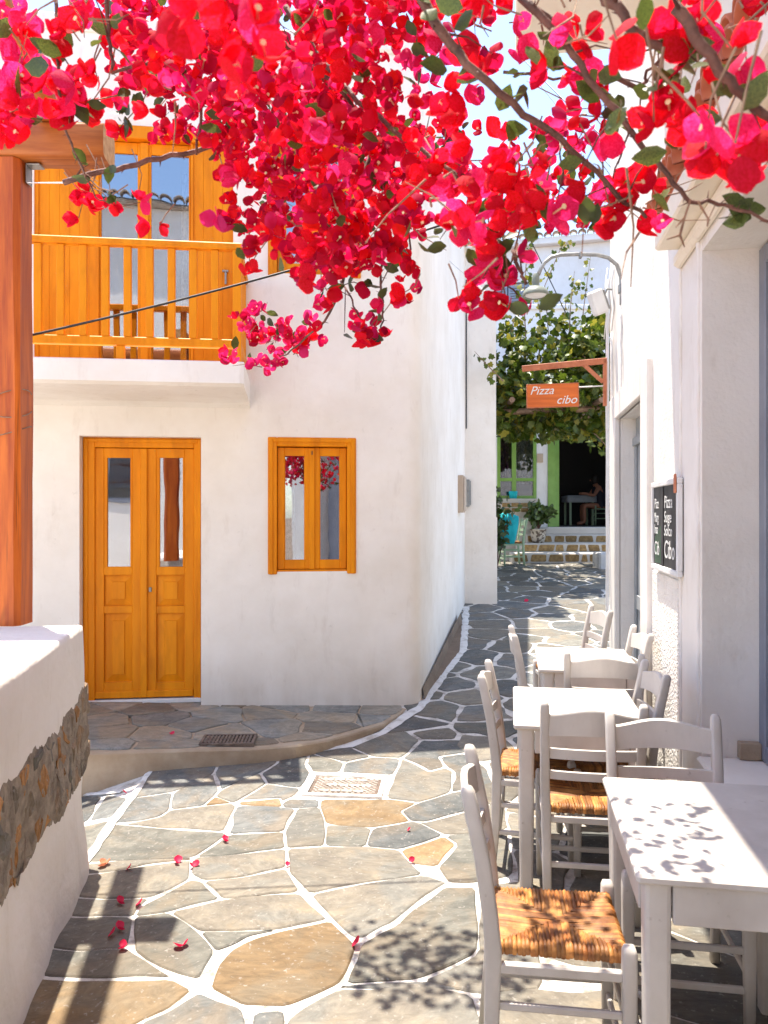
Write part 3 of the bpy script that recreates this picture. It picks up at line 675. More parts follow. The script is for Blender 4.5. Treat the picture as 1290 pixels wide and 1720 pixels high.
def wall_grid(a0, a1, z0, z1, holes, depth, mapf, step=0.45):
    """wall sheet with openings and their reveals; mapf(a, v, z) places it"""
    A = sorted(set([a0, a1] + [max(a0, min(a1, h[k])) for h in holes for k in (0, 1)])); Z = sorted(set([z0, z1] + [max(z0, min(z1, h[k])) for h in holes for k in (2, 3)]))
    def ref(L):
        o = []
        for i in range(len(L) - 1):
            k = max(1, int((L[i + 1] - L[i]) / step)); o += [L[i] + (L[i + 1] - L[i]) * q / k for q in range(k)]
        return o + [L[-1]]
    A = ref(A); Z = ref(Z); mb = MB(); idx = {}
    def V(i, j):
        if (i, j) not in idx: idx[(i, j)] = len(mb.v); mb.v.append(tuple(mapf(A[i], 0, Z[j])))
        return idx[(i, j)]
    for i in range(len(A) - 1):
        for j in range(len(Z) - 1):
            ca = (A[i] + A[i + 1]) / 2; cz = (Z[j] + Z[j + 1]) / 2
            if any(h[0] < ca < h[1] and h[2] < cz < h[3] for h in holes): continue
            mb.f.append((V(i, j), V(i + 1, j), V(i + 1, j + 1), V(i, j + 1))); mb.mi.append(0)
    for h in holes:
        zb = max(z0, h[2])
        q = [(h[0], zb), (h[1], zb), (h[1], h[3]), (h[0], h[3])]
        for k in range(4):
            if k == 0 and h[2] < z0: continue
            a = q[k]; b = q[(k + 1) % 4]
            mb.add([mapf(a[0], 0, a[1]), mapf(b[0], 0, b[1]), mapf(b[0], depth, b[1]), mapf(a[0], depth, a[1])], [(0, 1, 2, 3)])
    return mb
RC = 0.10                                            # soft plastered corner radius
EL = h2l(1.165, 11.05); ev = Vector(EL).normalized()
mb = wall_grid(-6.5, -RC * 1.2, -1.0, HT, holes, 0.26, lambda a, v, z: (a, v, z))
# rounded corner and the side along the alley
arc = []
A0 = Vector((-RC * 1.2, 0)); A1 = Vector(EL) * 0 + ev * RC * 1.2
for k in range(9):
    t = k / 8; p = A0 * (1 - t) ** 2 + Vector((0, 0)) * 2 * t * (1 - t) + A1 * t * t; arc.append(p)
side = arc + [A1.lerp(Vector(EL), q) for q in (.25, .5, .75, 1)]
zz = np.linspace(-1.0, HT, 14)
vs = [(p.x, p.y, z) for z in zz for p in side]; n = len(side)
mb.add(vs, [(j * n + i, j * n + i + 1, (j + 1) * n + i + 1, (j + 1) * n + i) for j in range(len(zz) - 1) for i in range(n - 1)])
BKr = (EL[0] + 0.0, EL[1]); BKl = (-6.5, EL[1])
mb.add([(BKr[0], BKr[1], -1), (BKl[0], BKl[1], -1), (BKl[0], BKl[1], HT), (BKr[0], BKr[1], HT)], [(0, 1, 2, 3)])
mb.add([(-6.5, EL[1], -1), (-6.5, 0, -1), (-6.5, 0, HT), (-6.5, EL[1], HT)], [(0, 1, 2, 3)])
wall = mb.build('wall', 'house', HOUSE)
for p in wall.data.polygons: p.use_smooth = True
# ceiling slab keeps the rooms dark; parapet coping; low tiled roof behind it
mb = MB().prism([(-6.45, 0.04), (-0.05, 0.04), (EL[0] - 0.05, EL[1] - .05), (-6.45, EL[1] - .05)], HT - 0.3, HT - 0.15); mb.build('roof_slab', 'house', HOUSE)
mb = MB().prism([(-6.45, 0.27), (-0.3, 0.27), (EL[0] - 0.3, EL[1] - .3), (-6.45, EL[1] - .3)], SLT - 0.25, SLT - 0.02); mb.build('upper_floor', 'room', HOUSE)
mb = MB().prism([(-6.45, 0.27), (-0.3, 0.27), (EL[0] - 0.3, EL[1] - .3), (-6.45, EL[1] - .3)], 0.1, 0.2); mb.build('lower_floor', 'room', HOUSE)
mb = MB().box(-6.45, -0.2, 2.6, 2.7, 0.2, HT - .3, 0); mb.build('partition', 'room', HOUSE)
cp = MB().box(-6.5, 0.0, -0.035, 0.22, HT, HT + 0.13, 0.02); 
cp.build('coping', 'house', HOUSE)
mb = MB()
a = Vector((0.02, 0.222)); b = Vector(EL); dd = (b - a).normalized(); nn = Vector((dd.y, -dd.x))
mb.prism([tuple(a + nn * .03), tuple(b + nn * .03), tuple(b - nn * .2), tuple(a - nn * .2)], HT, HT + 0.125); mb.build('coping', 'house', HOUSE)
mb = MB(); mb.add([(-6.4, .3, HT - .14), (-3.4, .3, HT - .14), (-3.4, 4.2, HT - .14), (-6.4, 4.2, HT - .14), (-6.4, 2.2, HT + .85), (-4.9, 2.2, HT + .85)], [(0, 1, 5, 4), (1, 2, 5), (2, 3, 4, 5)])
mb.build('roof', 'oldtile', HOUSE)

def panelled_leaf(name, parent, x0, x1, z0, z1, v, items, m='yellow', th=0.045, glassm='glass'):
    """door or window leaf: solid face with openings; items = ('glass'|'panel', px0, px1, pz0, pz1)"""
    its = sorted(items, key=lambda q: q[3]); mb = MB(); gx0 = min(q[1] for q in its); gx1 = max(q[2] for q in its)
    mb.box(x0, gx0, v, v + th, z0, z1, 0.004); mb.box(gx1, x1, v, v + th, z0, z1, 0.004)
    zc = z0
    for q in its:
        mb.box(gx0, gx1, v + 0.001, v + th, zc, q[3], 0.003); zc = q[4]
    mb.box(gx0, gx1, v + 0.001, v + th, zc, z1, 0.003)
    lf = mb.build(name, m, parent)
    return lf
def raised_panel(parent, x0, x1, z0, z1, v, m='yellow', fw=0.045):
    mb = MB(); mb.box(x0, x1, v + 0.022, v + 0.04, z0, z1, 0)
    b = fw * 0.55
    # sloping field, then a raised centre
    o = [(x0 + .008, z0 + .008), (x1 - .008, z0 + .008), (x1 - .008, z1 - .008), (x0 + .008, z1 - .008)]; i_ = [(x0 + fw, z0 + fw), (x1 - fw, z0 + fw), (x1 - fw, z1 - fw), (x0 + fw, z1 - fw)]
    mb.add([(x, v + .021, z) for x, z in o] + [(x, v + .010, z) for x, z in i_], [(0, 1, 5, 4), (1, 2, 6, 5), (2, 3, 7, 6), (3, 0, 4, 7)])
    mb.add([(x, v + .010, z) for x, z in i_], [(0, 1, 2, 3)])
    mb.box(x0 + fw * 1.08, x1 - fw * 1.08, v + 0.000, v + 0.0095, z0 + fw * 1.08, z1 - fw * 1.08, 0.004)
    return mb.build('panel', m, parent)
def pane(parent, x0, x1, z0, z1, v, m='glass'):
    return MB().box(x0, x1, v, v + 0.006, z0, z1, 0).build('pane', m, parent)

# front door
def U(px, v): return fac(px, 900, v)[0]
def Zf(px, py, v): return fac(px, py, v)[1]
dv = 0.10
zb = dB + 0.01
mb = MB(); fw = U(159, dv) - dL
mb.box(dL, dL + fw, dv, dv + .09, zb, dT, .005); mb.box(dR - fw * .75, dR, dv, dv + .09, zb, dT, .005)
zl = Zf(240, 752, dv); mb.box(dL + fw, dR - fw * .75, dv, dv + .09, zl, dT, .005)
mb.box(dL + .012, dL + fw * .45, dv - .012, dv, zb, dT - .012, .004); mb.box(dR - fw * .4, dR - .012, dv - .012, dv, zb, dT - .012, .004); mb.box(dL + fw * .45, dR - fw * .4, dv - .012, dv, dT - fw * .45, dT - .012, .004)
DOOR = mb.build('door', 'yellow', HOUSE); DOOR['label'] = 'yellow panelled double door with two tall glass panes'
lv = dv + 0.02
for (x0, x1, ga, gb) in ((159, 241, 179, 220), (244, 326, 267, 308)):
    X0, X1, G0, G1 = U(x0, lv), U(x1, lv), U(ga, lv), U(gb, lv)
    if x1 == 326: X1 = dR - fw * .75
    z = lambda py: Zf((x0 + x1) / 2, py, lv)
    its = [('g', G0, G1, z(952), z(769)), ('p', G0 - .02, G1 + .01, z(1018), z(966)), ('p', G0 - .02, G1 + .01, z(1146), z(1030))]
    panelled_leaf('door_leaf', DOOR, X0, X1, zb + .012, zl - .004, lv, its)
    gx0 = min(q[1] for q in its); gx1 = max(q[2] for q in its)
    mb = MB()
    mb.box(gx0, G0 + .006, lv + .003, lv + .03, z(952), z(769), .003); mb.box(G1 - .006, gx1, lv + .003, lv + .03, z(952), z(769), .003); mb.build('glazing_bead', 'yellow', DOOR)
    pane(DOOR, G0, G1, z(952), z(769), lv + .018)
    raised_panel(DOOR, gx0 + .001, gx1 - .001, z(1018), z(966), lv, fw=0.05); raised_panel(DOOR, gx0 + .001, gx1 - .001, z(1146), z(1030), lv, fw=0.055)
    boxpart('weather_bar', 'yellow', DOOR, X0 + .006, X1 - .006, lv - .018, lv - .0005, zb + .014, zb + .07, .006)
boxpart('astragal', 'yellow', DOOR, U(236, lv), U(248, lv), lv - .022, lv - .0005, zb + .015, zl - .006, .006)
boxpart('lock', 'galv', DOOR, U(252.5, lv) - .011, U(252.5, lv) + .011, lv - .012, lv - .001, Zf(252, 990, lv) - .02, Zf(252, 990, lv) + .018, .003)
boxpart('threshold', 'pvc', DOOR, dL + .01, dR - .01, dv - .02, dv + .12, zb - .03, zb + .004, .004)
boxpart('door_step', 'q', HOUSE, dL - .0, dR + .0, -0.06, dv + .2, 0.08, zb - .032, .01)

def casement(px0, px1, pyt, pyb, L, Rr, B, T, v0, label, g1, g2, mull, gy):
    """outer frame, two sashes with panes and middle mullion, sill"""
    mb = MB(); fw = 0.075
    mb.box(L, L + fw, v0, v0 + .11, B, T, .006); mb.box(Rr - fw, Rr, v0, v0 + .11, B, T, .006); mb.box(L + fw, Rr - fw, v0, v0 + .11, T - fw, T, .006)
    mb.box(L + fw, Rr - fw, v0 + .02, v0 + .12, B, B + .035, .005)
    mb.box(L + .012, L + fw * .55, v0 - .01, v0, B + .0, T - .012, .004); mb.box(Rr - fw * .55, Rr - .012, v0 - .01, v0, B, T - .012, .004); mb.box(L + fw * .55, Rr - fw * .55, v0 - .01, v0, T - fw * .55, T - .012, .004)
    w = mb.build('window', 'yellow', HOUSE); w['label'] = label
    sv = v0 + .045; z0 = B + .038; z1 = T - fw - .006
    mid = (U(mull[0], sv) + U(mull[1], sv)) / 2
    for (ga, gb, xa, xb) in ((g1[0], g1[1], L + fw + .003, mid - .002), (g2[0], g2[1], mid + .002, Rr - fw - .003)):
        G0, G1 = U(ga, sv), U(gb, sv); gz0, gz1 = Zf(524, gy[1], sv), Zf(524, gy[0], sv)
        mb = MB(); mb.box(xa, G0, sv, sv + .045, z0, z1, .005); mb.box(G1, xb, sv, sv + .045, z0, z1, .005); mb.box(G0, G1, sv + .001, sv + .045, z0, gz0, .004); mb.box(G0, G1, sv + .001, sv + .045, gz1, z1, .004)
        mb.box(G0 - .008, G0 + .006, sv + .008, sv + .028, gz0, gz1, .003); mb.box(G1 - .006, G1 + .008, sv + .008, sv + .028, gz0, gz1, .003)
        mb.build('sash', 'yellow', w); pane(w, G0, G1, gz0, gz1, sv + .016)
    boxpart('mullion', 'yellow', w, mid - .024, mid + .024, sv - .018, sv - .0005, z0, z1 - .002, .006)
    boxpart('latch', 'iron', w, mid - .004, mid + .004, sv - .026, sv - .018, z1 - .06, z1 - .03, .001)
    return w
casement(450, 598, 735, 964, wL, wR, wB, wT, -0.014, 'yellow window on the ground floor right of the door', (478, 512), (537, 571), (519, 529), (766, 940))
dz = uB - wB
def Zf_shift(B, py): return Zf(524, py, 0.03) + dz
_Zf = Zf
def Zf(px, py, v): return _Zf(px, py, v) + (dz if px == 524 and UPPER else 0)
UPPER = True
casement(450, 606, 235, 465, uL, uR, uB, uT, -0.014, 'yellow window on the upper floor right of the balcony', (480, 514), (541, 576), (522, 532), (760, 940))
UPPER = False
# balcony slab with a rounded concave underside
su = fac(420, 676)[0]
prof = [(0.0, SLB - .03), (-.10, SLB + .0), (-.30, SLB + .012), (-.62, SLB + .012), (-BPROJ + .05, SLB + .012), (-BPROJ, SLB + .03), (-BPROJ, SLT - .01), (-BPROJ + .012, SLT), (0.0, SLT)]
ux = [-6.5, -5, -4, -3.2, -2.6, -2.2, su - .03, su]
mb = MB(); k = len(prof)
for u in ux:
    e = 0.012 if u == su else 0
    mb.v += [(u, y + (e if y < -0.5 else 0), z) for y, z in prof]
for i in range(len(ux) - 1):
    for j in range(k - 1): mb.f.append((i * k + j, (i + 1) * k + j, (i + 1) * k + j + 1, i * k + j + 1)); mb.mi.append(0)
mb.f.append(tuple((len(ux) - 1) * k + j for j in range(k))); mb.mi.append(0)
mb.build('balcony_slab', 'house', HOUSE)
# railing
RT = SLT + 0.845; rv = -BPROJ + 0.055
mb = MB(); mb.box(-6.5, su - .015, rv - .035, rv + .035, RT - .05, RT, .008); mb.box(su - .085, su - .015, rv + .035, -.002, RT - .05, RT, .008)
RAIL = mb.build('railing', 'yellow', HOUSE); RAIL['label'] = 'yellow wooden balcony railing'
zr0 = SLT + .10
mb = MB(); mb.box(-6.5, su - .03, rv - .028, rv + .028, zr0, zr0 + .06, .006); mb.box(su - .078, su - .022, rv + .028, -.002, zr0, zr0 + .06, .006); mb.build('bottom_rail', 'yellow', RAIL)
mb = MB().box(-.03, .03, -.03, .03, SLT - .002, RT - .051, .004).mesh('corner_post', 'yellow'); mobj('corner_post', mb, RAIL, (su - .05, rv, 0))
bmz = MB().box(-.026, .026, -.018, .018, zr0 + .061, RT - .051, .004).mesh('baluster', 'yellow')
kf = (6.46 + rv * hc)
u = su - .05 - .155
while u > -3.9:
    mobj('baluster', bmz, RAIL, (u, rv, 0)); u -= .150
for i in range(5): mobj('baluster', bmz, RAIL, (su - .05, rv + .155 * (i + 1), 0), (0, 0, R(90)))
sm = MB().box(-.028, .028, -.02, .02, SLT - .003, zr0 - .001, .004).mesh('rail_foot', 'yellow')
mobj('rail_foot', sm, RAIL, (fac(203, 590, rv)[0], rv, 0)); mobj('rail_foot', sm, RAIL, (-3.6, rv, 0))
# balcony door: frame, two glazed leaves, plank shutters folded back on each side
bv = 0.02; fzt = Zf(255, 237, bv)
mb = MB(); xA, xB = U(150, bv), U(325, bv)
mb.box(bL, bR, -.012, .10, fzt, bT, .006); mb.box(xA, U(166, bv), bv, .12, SLT + .002, fzt, .005); mb.box(U(320, bv), xB, bv, .12, SLT + .002, fzt, .005)
mb.box(bL, bL + .05, bv, .12, SLT + .002, fzt, .005); mb.box(bR - .03, bR, bv, .12, SLT + .002, fzt, .005)
BD = mb.build('balcony_door', 'yellow', HOUSE); BD['label'] = 'yellow glazed balcony door between plank shutters'
for (a, b, g0, g1) in ((166, 242, 170, 231), (243, 320, 254, 317)):
    X0, X1, G0, G1 = U(a, .05), U(b, .05), U(g0, .05), U(g1, .05)
    mb = MB(); z0 = SLT + .01; z1 = fzt - .006; zg0 = z0 + .10; zg1 = z1 - .09
    mb.box(X0, G0, .05, .095, z0, z1, .005); mb.box(G1, X1, .05, .095, z0, z1, .005); mb.box(G0, G1, .051, .095, z0, zg0, .004); mb.box(G0, G1, .051, .095, zg1, z1, .004)
    mb.build('door_leaf', 'yellow', BD); pane(BD, G0, G1, zg0, zg1, .065)
boxpart('astragal', 'yellow', BD, U(236, .05), U(250, .05), .03, .0495, SLT + .012, fzt - .008, .006)
for a, b in ((bL + .05, xA), (xB, bR - .03)):
    n = max(2, int(round((b - a) / .085))); w = (b - a) / n
    for i in range(n): boxpart('plank', 'yellow', BD, a + i * w + .0004, a + (i + 1) * w - .0004, .035, .07, SLT + .012, fzt - .004, .0018)
boxpart('shutter_hook', 'galv', BD, bR - .09, bR - .075, .012, .034, SLT + .8, SLT + .9, .003)
boxpart('shutter_hook', 'galv', BD, bR - .11, bR - .06, .010, .030, SLT + .9, SLT + .915, .003)
# curtains behind the balcony glass and the lower window
def curtain(x0, x1, z0, z1, v, m, parent, amp=.03, waves=7, name='curtain'):
    mb = MB(); n = waves * 6
    vs = [(x0 + (x1 - x0) * i / n, v + amp * math.sin(i / 6 * 2 * math.pi) * (0.7 + .3 * math.sin(i)), z) for z in (z0, z1) for i in range(n + 1)]
    mb.add(vs, [(i, i + 1, n + 2 + i, n + 1 + i) for i in range(n)]); return mb.build(name, m, parent, smooth=True)
curtain(U(296, .05), U(330, .05), SLT + .05, fzt - .1, .33, 'lace', HOUSE, waves=3)
curtain(wL + .05, wL + .22, wB, wT, .34, 'lace', HOUSE, waves=3)
# meter boxes and a cable on the alley side
pb = P(771, 830, 9.6)
def on_side(px, off=0.0):
    k = (px - CX) / F; a = HO; b = Vector((1.165, 11.05)); e = b - a
    # ray (k,1)*d hits a + e*t
    t = (k * a.y - a.x) / (e.x - k * e.y); q = a + e * t; return q, t
e2 = (Vector((1.165, 11.05)) - HO).normalized(); ang = math.atan2(-e2.x, e2.y)
for px, top, bot, m, nm, lb, wd in ((771, 799, 861, 'beige', 'meter_box', 'beige meter box on the shaded alley side of the white house', .34), (782, 806, 851, 'galv', 'junction_box', 'grey metal junction box beside the beige meter box', .3)):
    q, t_ = on_side(px); d = q.y; zt = CH - (top - HY) / F * d; zb_ = CH - (bot - HY) / F * d
    t = thing(nm, lb, 'box', (q.x, q.y, zb_), ang)
    boxpart('case', m, t, -.02, .07, -wd / 2, wd / 2, 0, zt - zb_, .008); boxpart('lid', m, t, .071, .085, -wd / 2 + .02, wd / 2 - .02, .02, zt - zb_ - .02, .005)
q, t_ = on_side(781)
c = MB().tube([(q.x + .02, q.y, CH - (z - HY) / F * q.y) for z in (470, 560, 640, 720)], .008, 5).build('cable', 'black'); tag(c, 'thin dark cable running down the alley corner of the white house', 'cable')
# earth wedge at the foot of the alley wall
mb = MB(); w3 = [gpt(714, 1178), gpt(772, 1096), gpt(776, 1044)]
mb.add([(x, y, g(x, y) + .014) for x, y in w3] + [(x - .02, y, g(x, y) + .11) for x, y in (w3[0], w3[2])] , [(0, 1, 2), (0, 2, 4, 3)])
tag(mb.build('earth_bed', 'earth'), kind='structure')

# ================================================================== the house that juts out behind it
NB = thing('neighbour_house', 'plain white house corner jutting into the alley beyond the yellow-shuttered house', 'house', (1.165, 11.0, 0))
NT = 5.45
fp = [(-.6, .12), (.435, -.02), (.60, 4.4), (-3.0, 4.4)]
mb = MB(); zz = np.linspace(-.3, NT, 12)
for i in range(len(fp)):
    a, b = fp[i], fp[(i + 1) % len(fp)]
    for j in range(len(zz) - 1): mb.add([(a[0], a[1], zz[j]), (b[0], b[1], zz[j]), (b[0], b[1], zz[j + 1]), (a[0], a[1], zz[j + 1])], [(0, 1, 2, 3)])
mb.add([(x, y, NT) for x, y in fp], [(0, 1, 2, 3)]); mb.build('wall', 'house', NB)
zpl = CH - (869 - HY) / F * 11
MB().prism([(-.6, .09), (.447, -.045), (.63, 4.38), (-2.9, 4.38)], -.3, zpl).build('plinth', 'house', NB)
MB().prism([(-.65, .05), (.50, -.10), (.68, 4.45), (-3.0, 4.45)], NT + .001, NT + .06).build('cornice', 'cream', NB)
def half_tile(L, r, t=.012, n=7):
    mb = MB(); vs = []
    for y in (0, L):
        rr = r * (1.0 if y == 0 else .82)
        for q in (rr, rr - t):
            for k in range(n): a = math.pi * k / (n - 1); vs.append((q * math.cos(a), y, q * math.sin(a)))
    fs = []
    for k in range(n - 1):
        fs.append((k, k + 1, 2 * n + k + 1, 2 * n + k)); fs.append((n + k + 1, n + k, 3 * n + k, 3 * n + k + 1)); fs.append((k + 1, k, n + k, n + k + 1))
    return mb.add(vs, fs)
tm = half_tile(.4, .085).mesh('roof_tile', 'oldtile', True)
for i in range(9): mobj('roof_tile', tm, NB, (.42 - i * .17, -.17 + .02 * i, NT + .065), (R(10), 0, 0))
for i in range(20): mobj('roof_tile', tm, NB, (.60 + i * .006, .1 + i * .2, NT + .065), (R(10), 0, R(90)))

# ================================================================== low rubble wall with the pergola post (left)
LWb = Vector((-1.445, 3.69)); LWd = (Vector((-1.24, 2.57)) - LWb).normalized(); LWa = math.atan2(LWd.y, LWd.x)
LW = thing('low_wall', 'thick whitewashed garden wall with a band of exposed rubble stone', 'wall', (LWb.x, LWb.y, 0), LWa)
# local: x runs towards the camera along the face, +y to the paving side ... face at y = 0, body at negative y
sgn = 1 if Vector((-LWd.y, LWd.x)).x > 0 else -1
WH = 1.70 - 0.528
def lwpt(px, py, off=0.0):
    k = (px - CX) / F; a = LWb; e = LWd; t = (k * a.y - a.x) / (e.x - k * e.y); d = a.y + e.y * t
    return t, CH - (py - HY) / F * d
mb = MB(); Lw = 4.2; TH_ = .85
na, nz = 56, 22
def bulge(x, z):
    n_ = .012 * math.sin(x * 3.1 + z * 2) + .010 * math.sin(x * 7.3 - z * 5.1) + .006 * math.sin(x * 17 + z * 13)
    foot = .03 * max(0, 1 - z / .45) ** 2
    return n_ * min(1, max(0, (WH - z) / .6)) + foot
rows = [-.5] + list(np.linspace(-.05, WH - .03, nz)) + [WH - .006, WH]
offs = [0] * (len(rows) - 2) + [-.002, -.012]
vs = []
for zi, z in enumerate(rows):
    for i in range(na + 1):
        x = -0.0 + Lw * i / na; vs.append((x, sgn * (bulge(x, z) + offs[zi]), z))
for i in range(na + 1): vs.append((Lw * i / na, -sgn * TH_, WH))
nr = len(rows) + 1; w = na + 1
fs = [(j * w + i, j * w + i + 1, (j + 1) * w + i + 1, (j + 1) * w + i) for j in range(nr - 1) for i in range(na)]
mb.add(vs, fs)
mb.add([(0, sgn * (bulge(0, z) + offs[zi]), z) for zi, z in enumerate(rows)] + [(0, -sgn * TH_, WH), (0, -sgn * TH_, -.5)], [tuple(range(len(rows) + 2))])
mb.add([(0, -sgn * TH_, -.5), (Lw, -sgn * TH_, -.5), (Lw, -sgn * TH_, WH), (0, -sgn * TH_, WH)], [(0, 1, 2, 3)])
mb.build('wall_body', 'lowwall', LW, smooth=False)
for p in LW.children[0].data.polygons: p.use_smooth = len(p.vertices) == 4
# rubble band: stones in dark earth mortar, broken plaster edge above and below
up = [lwpt(*q) for q in ((134, 1152), (118, 1185), (98, 1222), (68, 1240), (50, 1256), (28, 1298), (0, 1320), (-60, 1400), (-200, 1600))]
lo = [lwpt(*q) for q in ((134, 1318), (112, 1352), (80, 1398), (58, 1440), (40, 1490), (10, 1515), (0, 1530), (-60, 1640), (-200, 1900))]
def interp(c, x):
    c = sorted(c)
    if x <= c[0][0]: return c[0][1]
    for i in range(len(c) - 1):
        if c[i][0] <= x <= c[i + 1][0]: return c[i][1] + (c[i + 1][1] - c[i][1]) * (x - c[i][0]) / (c[i + 1][0] - c[i][0])
    return c[-1][1]
mb = MB(); nb = 70; cols = []
for i in range(nb + 1):
    x = 1.75 * i / nb; a = interp(up, x) + .012 * math.sin(x * 23) + random.uniform(-.006, .006); b = interp(lo, x) + .012 * math.sin(x * 19) + random.uniform(-.006, .006); cols.append((x, b, a))
vs = []
for x, b, a in cols:
    for q in range(9):
        z = b + (a - b) * q / 8; vs.append((x, sgn * (bulge(x, z) + (.003 + random.uniform(0, .007) if 0 < q < 8 else -.004)), z))
mb.add(vs, [(i * 9 + j, (i + 1) * 9 + j, (i + 1) * 9 + j + 1, i * 9 + j + 1) for i in range(nb) for j in range(8)])
mb.build('rubble_mortar', 'rubblemortar', LW, smooth=True)
rs = []
for _ in range(4000):
    x = random.uniform(0.07, 1.7); a, b = interp(up, x), interp(lo, x)
    z = random.uniform(b + .05, a - .05)
    # stones lie along a slope, long and thin
    ca, sa = math.cos(R(62)), math.sin(R(62)); p_, q_ = x * ca - z * sa * -1, -x * sa * -1 * 0 + (x * -sa + z * ca)
    if all(math.hypot((x - r[0]) * 1.5, (z - r[1]) * .8) > .125 for r in rs): rs.append((x, z))
bd2 = lambda s0: [(s0[0] - .16, s0[1] - .25), (s0[0] + .16, s0[1] - .25), (s0[0] + .16, s0[1] + .25), (s0[0] - .16, s0[1] + .25)]
for s0, p in zip(rs, voronoi(rs, bd2)):
    for c_, sg in ((up, 1), (lo, -1)):
        zc = interp(c_, s0[0]); z2 = interp(c_, s0[0] + .1); sl = (z2 - zc) / .1; L = math.hypot(sl, 1)
        if len(p) >= 3: p = clip(p, s0[0], zc - sg * .012, sg * -sl / L, sg / L)
    if len(p) < 3 or abs(area(p)) < .003: continue
    p = inset(p, random.uniform(.008, .02)); p = chaikin(wobble(p, .02)); n = len(p)
    if area(p) < .0015: continue
    q = inset(p, .014); q2 = inset(p, .03); pr = random.uniform(.006, .015)
    cx_ = sum(a for a, b in p) / n; cz_ = sum(b for a, b in p) / n
    Bz = lambda x, z: bulge(x, z)
    vs = [(x, sgn * (Bz(x, z) - .02), z) for x, z in p] + [(x, sgn * (Bz(x, z) + pr * .6 + random.uniform(-.003, .003)), z) for x, z in q] + [(cx_ + (x - cx_) * .55, sgn * (Bz(x, z) + pr + random.uniform(-.006, .006)), cz_ + (z - cz_) * .55) for x, z in p] + [(cx_, sgn * (Bz(cx_, cz_) + pr), cz_)]
    fs = [(i, (i + 1) % n, n + (i + 1) % n, n + i) for i in range(n)] + [(n + i, n + (i + 1) % n, 2 * n + (i + 1) % n, 2 * n + i) for i in range(n)] + [(2 * n + i, 2 * n + (i + 1) % n, 3 * n) for i in range(n)]
    MB().add(vs, fs).build('rubble_stone', random.choice(['rock', 'rock', 'rocko', 'rocko', 'rocko', 't']), LW)

PO = Vector((-1.818, 3.73))
PERG = thing('pergola', 'varnished orange timber post carrying two crossed pergola beams', 'pergola', (PO.x, PO.y, WH))
mb = MB(); pts = []; rr = []
for i in range(30):
    z = i / 29 * (1.70 + 1.70 - WH); pts.append((.0015 * math.sin(z * 2.1), .002 * math.sin(z * 3), z)); rr.append(.092 + .003 * math.sin(z * 5) - .002 * z)
mb = MB()
for i, ((x_, y_, z), r_) in enumerate(zip(pts, rr)):   # squared timber with uneven planed arrises
    b_ = .022 + .004 * math.sin(z * 4); w_ = .085 + .001 * math.sin(z * 7)
    mb.v += [(x_ + a * w_ + random.uniform(-.0008, .0008), y_ + b * w_, z) for a, b in ((-1 + b_ / w_, -1), (1 - b_ / w_, -1), (1, -1 + b_ / w_), (1, 1 - b_ / w_), (1 - b_ / w_, 1), (-1 + b_ / w_, 1), (-1, 1 - b_ / w_), (-1, -1 + b_ / w_))]
for i in range(len(pts) - 1):
    for j in range(8): mb.f.append((i * 8 + j, i * 8 + (j + 1) % 8, (i + 1) * 8 + (j + 1) % 8, (i + 1) * 8 + j)); mb.mi.append(0)
mb.build('post', 'wood', PERG)
zc0 = 1.70 + 1.70 - WH                                # underside of the cross beam above the wall top
def log_beam(name, a, b, r, m, flat=.82, n=16):
    a = Vector(a); b = Vector(b); d = (b - a).normalized(); x = d.cross(Vector((0, 0, 1))).normalized(); z = x.cross(d)
    mb = MB(); vs = []; K = 10
    for i in range(K):
        p = a.lerp(b, i / (K - 1))
        for j in range(n):
            an = 2 * math.pi * j / n; cx_ = math.cos(an); sz = math.sin(an)
            e = .75; q = (abs(cx_) ** (2 / 6) * (1 if cx_ > 0 else -1), abs(sz) ** (2 / 6) * (1 if sz > 0 else -1))
            vs.append(p + x * q[0] * r * (1 + .02 * math.sin(i)) + z * q[1] * r * flat)
    fs = [(i * n + j, i * n + (j + 1) % n, (i + 1) * n + (j + 1) % n, (i + 1) * n + j) for i in range(K - 1) for j in range(n)]
    mb.add(vs, fs); mb.cur = 1; mb.f.append(tuple(range((K - 1) * n, K * n))); mb.mi.append(1); mb.f.append(tuple(reversed(range(n)))); mb.mi.append(1)
    o = mb.build(name, [m, 'endgrain'], PERG, smooth=False)
    for p in o.data.polygons: p.use_smooth = len(p.vertices) == 4
    return o
log_beam('cross_beam', (-2.2, -.10, zc0 + .085), (.485, .0, zc0 + .085), .088, 'woodx', .95)
e1 = Vector((-1.70, 4.29)) - PO; e0 = e1 + LWd * 4.2
log_beam('long_beam', (e0.x, e0.y, zc0 + .23), (e1.x, e1.y, zc0 + .225), .062, 'woody', 1.0)
mb = MB().box(.093, .10, -.03, .03, zc0 - .10, zc0 - .01, .002).box(.094, .16, -.03, .03, zc0 - .014, zc0 - .006, .002); mb.build('bracket', 'galv', PERG)
# wires wound round the post
mb = MB()
for k, z in enumerate((1.02, .93, 1.1)):
    mb.tube([(.099 * math.cos(a), .099 * math.sin(a), z + .03 * math.sin(a * 1.3 + k)) for a in np.linspace(-2.6, .4, 18)], .003, 4)
mb.build('binding_wire', 'twig', PERG)

